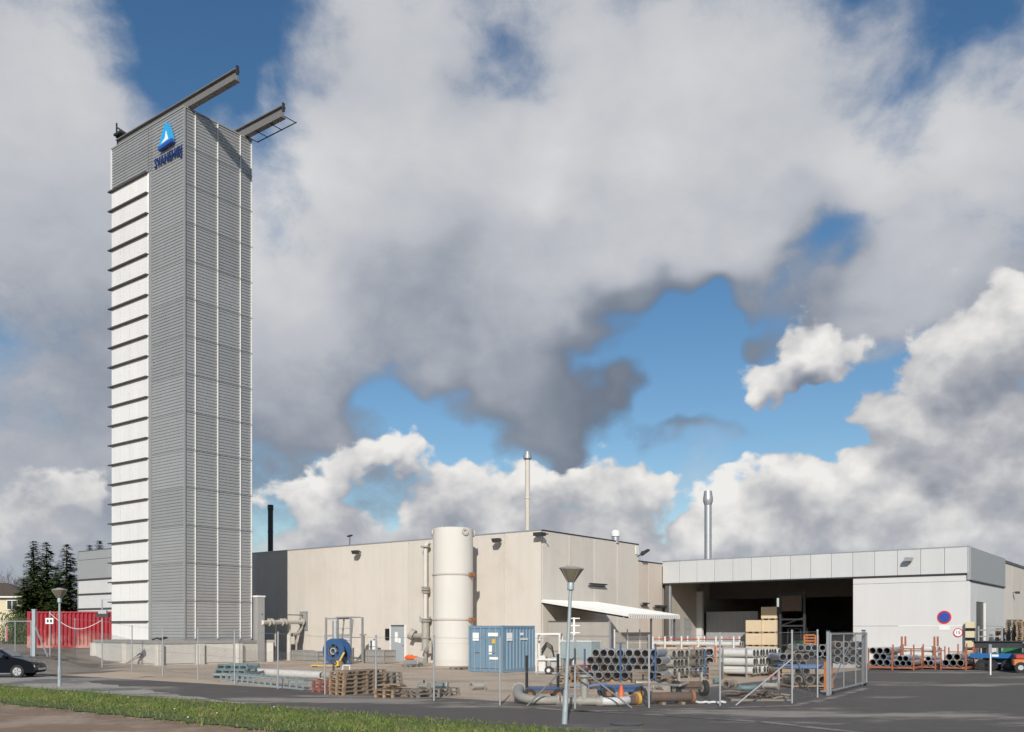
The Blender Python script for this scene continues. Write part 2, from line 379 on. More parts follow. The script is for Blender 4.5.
# ------------------------------------------------------------------ ground
def sheet(name, poly_pq, z, m, kind='structure'):
    mb = MB(); mb.add([tuple(grid(p, q, z)) for p, q in poly_pq], [tuple(range(len(poly_pq)))])
    o = mb.build(name, m); o['kind'] = kind; return o
def ragged(a, b, n, amp, seed):
    rg = random.Random(seed); return [(a[0]+(b[0]-a[0])*i/n, a[1]+(b[1]-a[1])*i/n + rg.uniform(-amp, amp)) for i in range(n+1)]
def build_ground():
    xs = sorted(set(list(np.arange(-70, 50.1, 2.0)) + [-3000, -1200, -500, -250, -120, 90, 200, 500, 1200, 3000]))
    ys = sorted(set(list(np.arange(10, 120.1, 2.0)) + [-1500, -200, -40, 0, 150, 220, 400, 800, 1600, 4000]))
    vs = [(x, y, terrain(x, y) - .0) for y in ys for x in xs]; n = len(xs)
    fs = [(j*n+i, j*n+i+1, (j+1)*n+i+1, (j+1)*n+i) for j in range(len(ys)-1) for i in range(n-1)]
    o = MB().add(vs, fs).build('ground', K['soil'], smooth=True); struct(o)
    # the road and its verge run along UX; q grows away from the camera
    sheet('asphalt_road', [(-140, 17.9), (70, 17.9), (70, 24.0), (-140, 24.0)], .004, K['asphalt'])
    sheet('asphalt_apron', [(-16.5, 24.0), (70, 24.0), (70, 140), (-11.5, 140), (-11.5, 62), (-16.5, 60)], .004, K['asphalt'])
    sheet('loading_yard', [(-64, 24.0), (-16.5, 24.0), (-16.5, 60), (-11.5, 62), (-11.5, 84), (-64, 84)], .004, K['yard'])
    sheet('pale_drive', [(-90, 17.95), (-24, 17.95)] + ragged((-24.2, 18.1), (-50, 23.7), 44, .22, 1) + [(-90, 23.95)], .010, K['drive'])
    for nm, ln in (('gutter_line', [(470, 704.2), (575, 711), (660, 715.5), (760, 722), (850, 732), (900, 742)]), ('kerb_line', [(575, 711.5), (650, 710.4), (720, 708.2), (795, 706), (830, 698.5), (868, 688)])):
        mb = MB(); w = .16
        for a, b in zip(ln[:-1], ln[1:]):
            A_, B_ = G(*a, .0), G(*b, .0); A_.z = B_.z = .013; u = (B_-A_).normalized(); nn = Vector((-u.y, u.x, 0))*w; A_ -= u*.02; B_ += u*.0
            mb.add([A_+nn, A_-nn, B_-nn, B_+nn], [(0, 1, 2, 3)])
        struct(mb.build(nm, K['paint']))
    sheet('worn_lot', [(-140, -30), (70, -30), (70, 14.4), (-140, 14.4)], .004, K['gravel_lot'])
    sheet('grass_verge', ragged((-140, 13.6), (-9.0, 13.6), 420, .20, 2) + [(-7.2, 15.5)] + ragged((-8.5, 17.9), (-140, 17.9), 420, .10, 3), .03, K['turf'])
    sheet('asphalt_entry', [(-9.0, 13.4), (70, 13.4), (70, 17.9), (-8.5, 17.9), (-8.2, 15.5)], .008, K['asphalt'])
build_ground()
def build_grass():
    n = 46000
    p = rng.uniform(-48, -7.4, n); q = 15.75 + rng.normal(0, 1.05, n); q = np.clip(q, 13.2, 18.15)
    h = rng.gamma(2.2, .016, n) * (1 + .6*np.sin(p*1.7+np.sin(q*3))*np.cos(q*2.3+p*.4)) + .015; w = rng.uniform(.008, .02, n); a = rng.uniform(0, math.pi, n)
    X = UX.x*p + UY.x*q; Y = UX.y*p + UY.y*q
    lx = rng.normal(0, .04, n); ly = rng.normal(0, .04, n)
    v = np.empty((n, 3, 3))
    v[:, 0] = np.stack([X-w*np.cos(a), Y-w*np.sin(a), np.full(n, .02)], 1)
    v[:, 1] = np.stack([X+w*np.cos(a), Y+w*np.sin(a), np.full(n, .02)], 1)
    v[:, 2] = np.stack([X+lx, Y+ly, .03+h], 1)
    m = bpy.data.meshes.new('grass'); m.from_pydata(v.reshape(-1, 3).tolist(), [], np.arange(3*n).reshape(-1, 3).tolist())
    m.materials.append(K['blade']); o = place('grass', m); stuff(o); o['label'] = 'short green grass on the verge beside the road'; o['category'] = 'grass'
    mb = MB()                                   # dandelion-like pale specks and tufts
    for _ in range(16):
        c = grid(random.uniform(-44, -9), random.uniform(13.7, 17.6), .1); mb.lathe([(.015, 0), (.028, .015), (.01, .03)], 6)
        k = 18
        s = mb.v[-k:]; mb.v[-k:] = [(x+c.x, y+c.y, z+c.z-.03) for x, y, z in s]
    o = mb.build('wildflowers', K['paper']); stuff(o); o['label'] = 'tiny pale wildflowers dotted over the grass verge'; o['category'] = 'flowers'
build_grass()

# ------------------------------------------------------------------ tower
PT, QT = -56.0, 36.65        # its corner nearest the camera
TW, TD, TZ0, TZ1 = 9.3, 5.5, 1.75, 38.1
def corrugated(w, h, pitch=.21, depth=.05):
    """sheet in x (0..w), z (0..h), ribs run along x, outward -y"""
    mb = MB(); n = max(1, round(h / pitch)); p = h / n; pts = []
    for i in range(n):
        z = i*p; pts += [(0, z), (0, z+.30*p), (-depth, z+.42*p), (-depth, z+.86*p)]
    pts.append((0, h))
    vs = []; fs = []
    for y, z in pts: vs += [(0, y, z), (w, y, z)]
    for i in range(len(pts)-1): fs.append((2*i, 2*i+1, 2*i+3, 2*i+2))
    vs2 = len(vs); vs += [(0, .03, 0), (w, .03, 0), (w, .03, h), (0, .03, h)]; fs.append((vs2, vs2+3, vs2+2, vs2+1))
    return mb.add(vs, fs)
def build_tower():
    t = thing('tower', 'tall slender corrugated grey tower with white panels and crane beams on its roof', 'tower', grid(PT, QT), TH)
    MB().box(-TW+.06, -.06, .06, TD-.06, .6, TZ1-.35).build('core', K['dark'], t)
    H = TZ1 - TZ0; rows = 14; rh = H / rows
    xw = -4.35                                               # the white strip ends here
    fins_top = 2.35 + (630-183)*66.0/922
    fz0 = 2.35 + (630-621.5)*68.0/922; nf = 23; step = 1.453
    ztop = fz0 + (nf-1)*step
    # front: corrugated column right of the white panels
    ms = corrugated(-xw-.45, rh-.02).mesh('cladding_sheet', K['clad'])
    mband_h = TZ1 - ztop
    for i in range(rows):
        place('cladding_sheet', ms, t, loc=(xw+.40, 0, TZ0 + i*rh))
    nb = 3
    mb_ = corrugated(TW+xw-.08, mband_h/nb-.02).mesh('band_sheet', K['clad'])
    for i in range(nb): place('cladding_sheet', mb_, t, loc=(-TW+.06, 0, ztop + i*mband_h/nb))
    mb2 = corrugated(.36, mband_h/nb-.02).mesh('band_sheet_narrow', K['clad'])
    for i in range(nb): place('cladding_sheet', mb2, t, loc=(xw+.02, 0, ztop + i*mband_h/nb))
    MB().box(xw+.02, xw+.38, -.07, .03, TZ0, ztop-.02).build('edge_trim', K['clad'], t)
    # white panels with dark fins
    pw = TW + xw - .06
    mp = MB().bbox(0, pw, -.06, .05, .03, step-.04, .012).mesh('white_panel', K['white'])
    mfin = MB().box(0, pw+.24, -.26, .0, -.05, .03).mesh('fin', K['fin'])
    lo = TZ0 - .12
    h0 = fz0 - lo
    MB().bbox(-TW+.03, -TW+.03+pw, -.06, .05, lo+.02, fz0-.04, .012).build('white_panel', K['white'], t)
    for i in range(nf):
        z = fz0 + i*step
        place('fin', mfin, t, loc=(-TW-.20, 0, z))
        if i < nf-1: place('white_panel', mp, t, loc=(-TW+.03, 0, z))
    for fx in (.25, .5, .75): MB().box(-TW+.03+pw*fx-.012, -TW+.03+pw*fx+.012, -.066, -.0605, lo+.05, ztop-.05).build('panel_seam', K['conc'], t)
    # right face: four columns of sheets with pale vertical strips
    cols = [0.06, .80, 2.60, 4.50, TD-.04]
    for c in range(4):
        w = cols[c+1]-cols[c]-.10
        m = corrugated(w, rh-.035).mesh('cladding_sheet', K['clad'])
        for i in range(rows):
            o = place('cladding_sheet', m, t, loc=(0, cols[c]+.05, TZ0 + i*rh)); o.rotation_euler[2] = math.pi/2
    for c in (1, 2, 3, 4):
        for i in range(rows): MB().box(.0, .125, cols[c]-.05, cols[c]+.04, TZ0+i*rh-.04, TZ0+i*rh+.04).build('strip_clip', K['clad'], t)
        MB().box(-.02, .10, cols[c]-.032, cols[c]+.022, TZ0, TZ1-.02).build('vertical_strip', K['trim'], t)
    MB().box(-.05, .055, -.055, .05, TZ0, TZ1+.03).build('corner_trim', K['clad'], t)
    MB().box(-TW-.05, -TW+.05, -.09, -.0, ztop+.05, TZ1-.02).build('corner_trim', K['trim'], t)
    # back and left faces
    m = MB().box(-TW, -.0, TD-.04, TD+.03, TZ0, TZ1-.02).build('rear_cladding', K['clad'], t)
    m = MB().box(-TW-.03, -TW+.04, .05, TD-.05, lo, TZ1-.02).build('side_cladding', K['white'], t)
    MB().box(-TW-.04, .06, -.085, TD+.05, TZ1+.0, TZ1+.10).build('roof_capping', K['clad'], t)
    MB().box(-TW-.06, .02, -.03, TD, TZ0-.14, TZ0-.01).build('base_flashing', K['galv'], t)
    # crane beams
    def ibeam(y, x0, x1, z, h, w, name='crane_beam'):
        b = MB()
        b.box(x0, x1, y-w/2, y+w/2, z, z+.07); b.box(x0, x1, y-w/2, y+w/2, z+h-.07, z+h); b.box(x0, x1, y-.04, y+.04, z+.07, z+h-.07)
        o = b.build(name, K['beam'], t)
        r = MB().box(x0, x1, y-.05, y+.05, z+h, z+h+.09).build('rail', K['darksteel'], o)
        MB().box(x1-.06, x1+.03, y-.10, y+.10, z+h*.55, z+h+.24).build('end_stop', K['darksteel'], o)
        MB().box(x0-.03, x0+.06, y-.10, y+.10, z+h*.55, z+h+.3).build('end_stop', K['darksteel'], o)
        return o
    zb = TZ1+.11
    ibeam(.42, -TW+.1, 5.3, zb, .74, .42)
    o2 = ibeam(5.05, -TW+.3, 4.2, zb, .80, .42)
    lad = MB()
    lad.bar((.1, 5.95, zb-.02), (4.5, 5.95, zb-.02), .055)
    for x in (.15, 1.3, 2.9, 4.45): lad.bar((x, 4.9, zb-.04), (x, 5.98, zb-.04), .045)
    lad.build('walkway_frame', K['darksteel'], t)
    # hoist carriage and posts on the far end
    hc = MB(); hc.box(-TW+.0, -TW+.9, .1, .9, zb+1.0, zb+1.15); hc.bar((-TW+.1,.3,zb+.9), (-TW+.1,.3,zb+2.0), .09); hc.bar((-TW+.1,.3,zb+1.7), (-TW+.9,.6,zb+1.1), .12)
    hc.build('buffer_frame', K['darksteel'], t)
    hc = MB(); hc.box(-5.1, -4.2, 3.2, 5.3, zb+.2, zb+1.2); hc.bar((-5.0, 2.6, zb+.5), (-5.0, 2.6, zb+2.1), .1); hc.bar((-5.0,2.6,zb+1.7), (-4.3, 4.9, zb+1.1), .14)
    hc.build('hoist_trolley', K['darksteel'], t)
    # sail emblem and name on the front
    lx, lz = -1.85, TZ1-2.12
    e = MB().prism([(lx-.80, lz+.1), (lx+.85, lz+.22), (lx+.60, lz+.85), (lx+.22, lz+1.5), (lx+.0, lz+1.5), (lx-.42, lz+.82)], -.34, -.12).build('emblem', K['logo'], t)
    MB().prism([(lx-.84, lz-.14), (lx+.88, lz-.02), (lx+.85, lz+.21), (lx-.80, lz+.09)], -.36, -.11).build('emblem_base', K['signblue'], e)
    MB().prism([(lx-.50, lz+.2), (lx+.42, lz+.28), (lx+.16, lz+.95), (lx+.02, lz+.46)], -.358, -.343).build('emblem_sail', K['logow'], e)
    cu = bpy.data.curves.new('lettering', 'FONT'); cu.body = 'SVANEH\u00d8J'; cu.size = .95; cu.offset = .010; cu.extrude = .03; cu.space_character = 1.12; cu.align_x = 'CENTER'
    to = bpy.data.objects.new('tmp_text', cu); C.objects.link(to)
    bpy.context.view_layer.update(); dg = bpy.context.evaluated_depsgraph_get()
    me = bpy.data.meshes.new_from_object(to.evaluated_get(dg)); bpy.data.objects.remove(to)
    xs_ = [v.co.x for v in me.vertices]; k = 3.3/(max(xs_)-min(xs_))
    for v in me.vertices: v.co.x *= k
    me.materials.clear(); me.materials.append(K['logod']); me.name = 'lettering'
    l = place('lettering', me, t, loc=(lx+.05, -.125, lz-1.08)); l.rotation_euler[0] = math.pi/2
    # concrete plinth, an octagon of panels with buttresses
    pl = thing('plinth', 'low pale concrete plinth of panels and buttresses under the tall tower', 'plinth', grid(PT, QT), TH)
    W = lambda px, py: grid_local(G(px, py))
    def grid_local(v):
        d = v - grid(PT, QT); return (d.dot(UX), d.dot(UY))
    pts = [W(94.5, 661), W(159, 665.5), W(238, 663), W(265, 661.8), (0.6, TD+1.5), (-TW-2.5, TD+1.5)]
    n = len(pts); ztop_ = 1.42
    mb = MB(); mb.add([(x, y, -.3) for x, y in pts] + [(x, y, ztop_) for x, y in pts], [tuple(range(n-1, -1, -1)), tuple(range(n, 2*n))] + [(i, (i+1) % n, n+(i+1) % n, n+i) for i in range(n)])
    mb.build('core', K['conc'], pl)
    cap = MB(); k = 1.015; cx = sum(p[0] for p in pts)/n; cy = sum(p[1] for p in pts)/n
    q = [(cx+(x-cx)*k, cy+(y-cy)*k) for x, y in pts]
    cap.add([(x, y, ztop_+.004) for x, y in q] + [(x, y, ztop_+.20) for x, y in q], [tuple(range(n-1, -1, -1)), tuple(range(n, 2*n))] + [(i, (i+1) % n, n+(i+1) % n, n+i) for i in range(n)])
    cap.build('capping_slab', K['kerb'], pl)
    for a, b, c in ((0, 1, 2), (1, 2, 2), (2, 3, 1)):
        A_, B_ = Vector((*pts[a], 0)), Vector((*pts[b], 0)); d = (B_-A_); L = d.length; d.normalize(); nn = Vector((d.y, -d.x, 0))
        for i in range(c):
            s0, s1 = L*i/c+.42, L*(i+1)/c-.42
            p0, p1 = A_+d*s0, A_+d*s1
            mb = MB(); vs = [p0, p1, p1+nn*.06, p0+nn*.06]
            mb.add([(v.x, v.y, .1) for v in vs] + [(v.x, v.y, ztop_-.08) for v in vs], [(3,2,1,0), (4,5,6,7), (0,1,5,4), (1,2,6,5), (2,3,7,6), (3,0,4,7)])
            mb.build('wall_panel', K['conc'], pl)
        for i in range(c+1):
            if b == 3 and i == c: continue
            o_ = A_+d*(L*i/c)
            vs = [o_-d*.28-nn*.05, o_+d*.28-nn*.05, o_+d*.20+nn*.26, o_-d*.20+nn*.26]
            mb = MB(); mb.add([(v.x, v.y, -.2) for v in vs] + [(v.x, v.y, ztop_-.02) for v in vs], [(3,2,1,0), (4,5,6,7), (0,1,5,4), (1,2,6,5), (2,3,7,6), (3,0,4,7)])
            mb.build('buttress', K['conc'], pl)
    # things on and before the plinth
    o = MB(); 
    o.path([(0, 0, .05), (.5, .1, .16), (1.1, 0, .05), (1.5, .2, .18), (1.0, .35, .22), (.3, .3, .08)], .05, 8)
    tag(o.build('hose_coil', K['rubber'], loc=grid(PT-2.0, QT-1.2, 1.64), rz=TH), 'dark hose heaped on the plinth edge under the tower corner', 'hose')
    o = MB(); o.bar((0, 0, .03), (.9, .1, .75), .09); o.bar((.9, .1, .75), (1.9, .15, .03), .09); o.bar((.1, .1, .10), (1.0, .3, .62), .30, .05)
    tag(o.build('leaning_frame', K['woodgrey'], loc=G(126, 664.5), rz=0), 'small bent bracket leaning against the pale tower plinth', 'bracket')
    # side annex
    ax = thing('tower_annex', 'grey sheet clad annex between tower and shaded wall', 'annex', grid(PT-.6, QT+TD+.15), TH)
    MB().box(-.5, 1.15, .0, .6, 0, 4.75).build('wall', K['clad'], ax)
    MB().box(-.5, 1.20, -.05, .64, 4.75, 4.87).build('roof', K['trim'], ax)
    MB().box(1.15, 1.165, .28, .31, .1, 4.7).build('seam', K['seald'], ax)
build_tower()

# ------------------------------------------------------------------ beige hall
PB, QB, HB = -34.94, 49.06, 8.85
def build_hall():
    t = thing('beige_hall', 'beige concrete panel hall with flat roof behind the yard', 'building', grid(PB, QB), TH)
    MB().box(-42, -.16, .16, 12.84, -.3, HB-.2).build('core', K['seald'], t)
    MB().box(-42, -.02, .02, 12.9, HB-.2, HB-.06).build('roof', K['roof'], t)
    p0, _ = on_q(314, QB)
    xs = [-42, -39, -36, -32.5, -29.5]
    for px in (305, 330, 354, 380, 408, 440, 470, 504, 541): xs.append(on_q(px, QB)[0]-PB)
    xs = sorted(x for x in xs if x < -.01) + [0]
    for a, b in zip(xs[:-1], xs[1:]):
        MB().bbox(a+.012, b-.012, 0, .15, -.2, HB, .01).build('wall_panel', K['beige'], t)
    ys = [.155]
    for px in (569, 594, 617): ys.append(on_p(px, PB)[0]-QB)
    ys.append(12.85)
    for a, b in zip(ys[:-1], ys[1:]):
        MB().bbox(-.15, -.002, a+.05, b-.05, -.2, HB, .01).build('wall_panel', K['beige'], t)
        if b < 12.8: MB().box(-.15, -.012, b-.045, b+.045, -.2, HB-.02).build('panel_joint', K['seal'], t)
    MB().box(-42, .03, -.03, .10, HB+.002, HB+.08).build('parapet_flashing', K['galv'], t)
    MB().box(-.12, .03, .105, 12.9, HB+.002, HB+.08).build('parapet_flashing', K['darksteel'], t)
    MB().box(.0, .05, 12.35, 12.8, HB-.75, HB-.12).build('corner_plate', K['canopy'], t)
    # low plinth line of the front wall
    # door
    a, _ = on_q(391, QB); b, _ = on_q(405.5, QB); a -= PB; b -= PB
    d = MB().box(a+.05, b-.05, -.05, -.002, .02, 2.62).build('door', K['door'], t)
    MB().box(a-.05, a+.047, -.09, -.002, .0, 2.72).build('door_jamb', K['trim'], t); MB().box(b-.047, b+.05, -.09, -.002, .0, 2.72).build('door_jamb', K['trim'], t)
    MB().box(a+.047, b-.047, -.09, -.002, 2.63, 2.72).build('door_head', K['fin'], t)
    MB().box(a+.45, a+.75, -.058, -.052, 1.45, 2.2).build('notice', K['paper'], d); MB().box(a+.8, a+1.05, -.058, -.052, 1.4, 1.75).build('notice', K['paper'], d)
    MB().cyl((b-.18, -.05, 1.2), (b-.18, -.12, 1.2), .03, 8).build('handle', K['darksteel'], d)
    MB().box(a-.50, a-.16, -.12, -.002, 1.62, 2.45).build('meter_box', K['black'], t)
    # two wall lights on the front, one on each corner
    def flood(name, label, px, z, side=0, big=.72):
        if side == 0:
            p, _ = on_q(px, QB); r = thing(name, label, 'floodlight', grid(p, QB, z), TH, 'floodlights under the hall roof edge')
            MB().bar((0, 0, 0), (0, -.75*big, .05), .07).build('arm', K['darksteel'], r)
            MB().prism([(-.30, .08), (.30, .08), (.20, -.18), (-.20, -.18)], -1.05*big, -.55*big).build('head', K['darksteel'], r)
            MB().box(-.19, .19, -1.0*big, -.6*big, -.195, -.182).build('lens', K['glass'], r)
        else:
            q, _ = on_p(px, PB); r = thing(name, label, 'floodlight', grid(PB, q, z), TH, 'floodlights under the hall roof edge')
            MB().bar((0, 0, 0), (.8*big, 0, .25), .07).build('arm', K['darksteel'], r)
            MB().prism([(.35, .05), (.95, .40), (.95, .52), (.35, .26)], -.2, .2).build('head', K['darksteel'], r)
            MB().box(.45, .85, -.21, -.201, .2, .38).build('side_plate', K['darksteel'], r)
    flood('floodlight', 'dark floodlight high on beige wall, left of the white tank', 361, HB-.55)
    flood('floodlight', 'dark floodlight high on beige wall, between white tank and corner', 501.5, HB-.45)
    flood('floodlight', 'small floodlight on the far roof corner above the canopy end', 637.5, HB-.9, 1)
    p, _ = on_q(541, QB); r = thing('floodlight', 'dark floodlight on the beige hall corner below the slim white chimney', 'floodlight', grid(PB, QB, HB-.25), TH, 'floodlights under the hall roof edge')
    MB().bar((-.3, .02, 0), (.75, -.25, -.05), .07).build('arm', K['darksteel'], r); MB().box(-.2, .45, -.6, -.05, -.14, .08).build('head', K['darksteel'], r)
    # wall strip lamps on the right face
    def strip(px0, px1, z, P, label):
        q0, _ = on_p(px0, P); q1, _ = on_p(px1, P)
        r = thing('wall_lamp', label, 'lamp', grid(P, (q0+q1)/2, z), TH, 'strip lamps on the hall side'); L = (q1-q0)/2
        MB().box(.0, .16, -L, L, -.06, .12).build('housing', K['galv'], r); MB().box(.16, .34, -L, L, .02, .10).build('hood', K['darksteel'], r)
        MB().box(.02, .15, -L+.05, L-.05, -.12, -.062).build('diffuser', K['fin'], r)
    strip(587.5, 603.5, 5.55, PB, 'long strip lamp on beige wall above the corrugated canopy')
    strip(640.5, 646, 4.35, PB-.0, 'short dark strip lamp on pinkish wall near the hall corner')
    strip(653, 665, 4.2, PB-.0, 'dark strip lamp on pinkish wall beside the loading bay')
    # lower link building
    l = thing('link_building', 'low pinkish concrete link wall between beige hall and white warehouse', 'building', grid(PB, QB+12.9), TH)
    MB().box(-14, -.2, .02, 8, -.3, 7.45).build('core', K['seald'], l)
    MB().bbox(-.19, -.06, .03, 1.62, -.2, 7.6, .01).build('wall_panel', K['pinkish'], l); MB().bbox(-.19, -.06, 1.66, 3.85, -.2, 7.6, .01).build('wall_panel', K['pinkish'], l)
    MB().box(-14, -.02, .01, 3.86, 7.605, 7.68).build('parapet_flashing', K['darksteel'], l)
    # roof furniture
    def chimney(name, label, px, ytop, wpx, D, m, cap):
        X = (px-CX)/F*D; zt = CAMH + (HZ-ytop)*D/F; r_ = wpx*D/F/2
        r = thing(name, label, 'chimney', (X, D, HB-.1 if D < 90 else 8), 0); z0 = r.location[2]; h = zt - z0
        MB().cyl((0, 0, -.3), (0, 0, h*.985), r_, 20).build('flue', m, r, True)
        if cap == 'drum':
            MB().lathe([(r_*1.05, h-.62), (r_*1.75, h-.5), (r_*1.75, h-.22), (r_*1.2, h-.18), (r_*1.2, h), (r_*.5, h+.05)], 18).build('cowl', K['galv'], r, True)
            MB().lathe([(r_*1.18, h*.50), (r_*1.18, h*.50+.08)], 18).build('collar', m, r)
        elif cap == 'bell':
            MB().lathe([(r_, h-1.3), (r_*1.35, h-.95), (r_*1.38, h-.7), (r_*1.05, h), (r_*.9, h)], 20).build('cowl', m, r, True)
            MB().lathe([(r_*1.05, h*.35), (r_*1.05, h*.35+.06)], 20).build('collar', m, r)
        else:
            MB().lathe([(r_*1.12, h-.5), (r_*1.12, h), (r_*.8, h)], 16).build('cowl', m, r)
            MB().lathe([(r_*1.1, h*.5), (r_*1.1, h*.5+.1)], 16).build('collar', m, r)
        return r
    chimney('chimney', 'slim cream white chimney with round cowl on the beige hall', 527.5, 452, 4.8, 70, K['beige'], 'drum')
    chimney('chimney', 'thin black chimney just right of the tall tower', 270.5, 505, 5.2, 84, K['black'], 'plain')
    c = chimney('chimney', 'grey galvanised chimney with flared head behind the white warehouse', 708, 491, 7.2, 84, K['galv'], 'bell'); 
    v = thing('roof_vent', 'small white dome vent on the beige hall roof', 'vent', (0, 0, 0), 0)
    D = 68; X = (615.5-CX)/F*D; v.location = (X, D, HB-.1)
    MB().cyl((0, 0, 0), (0, 0, .55), .26, 16).build('base', K['galv'], v, True); MB().lathe([(.34, .5), (.36, .75), (.22, .95), (.05, 1.0)], 16).build('cowl', K['canopy'], v, True)
    v = thing('roof_mast', 'tiny antenna mast on the hall roof edge left of the white tank', 'antenna', grid(on_q(346, QB)[0], QB+.4, HB-.1), TH)
    MB().cyl((0, 0, 0), (0, 0, .95), .035, 6).build('pole', K['darksteel'], v); MB().bar((-.25, 0, .9), (.25, 0, .95), .12).build('sensor', K['darksteel'], v)
build_hall()

# ------------------------------------------------------------------ canopy on the hall's side
def build_canopy():
    t = thing('canopy', 'white corrugated lean-to canopy on the side of the beige hall', 'canopy', grid(PB, QB), TH)
    L, Wd, z0, z1 = 6.5, 6.9, 4.26, 3.28
    n = 24; vs = []; fs = []
    # ribs run down the slope, wave along y
    for i in range(n*2+1):
        y = .1 + Wd*i/(2*n); h = .10 if i % 2 else 0
        for x, zz in ((.02, z0), (L, z1)):
            vs.append((x, y, zz+h)); vs.append((x, y, zz+h-.012))
    for i in range(n*2):
        a = i*4; b = a+4
        fs += [(a, b, b+2, a+2), (a+1, a+3, b+3, b+1), (a+2, b+2, b+3, a+3), (a, a+1, b+1, b)]
    MB().add(vs, fs).build('roof_sheet', K['canopy'], t)
    MB().bar((.02, .06, z0-.03), (L, .06, z1-.03), .05, .16).build('verge_trim', K['canopy'], t)
    MB().bar((L-.35, .1, z1-.12), (L-.35, Wd, z1-.12), .08, .14).build('eaves_beam', K['galv'], t)
    for i in range(24): MB().box(L-.012, L+.012, .1+Wd*i/24+.03, .1+Wd*i/24+.20, z1-.20, z1+.03).build('valance_tooth', K['canopy'], t)
    for y in (.35, 3.4, 6.6): MB().bar((.02, y, z0-.14), (L-.1, y, z1-.14), .07, .16).build('rafter', K['darksteel'], t)
    for y in (3.4, 6.6): MB().cyl((L-.25, y, -.05), (L-.25, y, z1-.2), .07, 10).build('post', K['fin'], t)
    # storage bay walls beneath
    s = thing('storage_bay', 'grey board and mesh bay beneath the white canopy', 'bay', grid(PB, QB), TH)
    z = 0
    for k, (h0, h1) in enumerate(((0, .95), (.98, 1.95), (1.98, 2.85))):
        MB().box(.3, 4.9, .45, .53, h0, h1).build('board', K['skylite'], s)
    MB().box(.3, 4.9, .42, .56, 2.86, 2.95).build('top_rail', K['fin'], s)
    MB().box(4.9, 5.0, .42, .56, 0, 2.95).build('end_post', K['galv'], s)
    for k in range(4):
        MB().box(4.92, 4.98, 1.0+k*1.6, 1.08+k*1.6, 0, 2.4).build('post', K['trim'], s)
    for k, (h0, h1) in enumerate(((.05, .75), (.8, 1.5), (1.55, 2.2))):
        MB().box(4.93, 4.96, 1.08, 5.8, h0, h1).build('board', K['skylite'], s)
build_canopy()

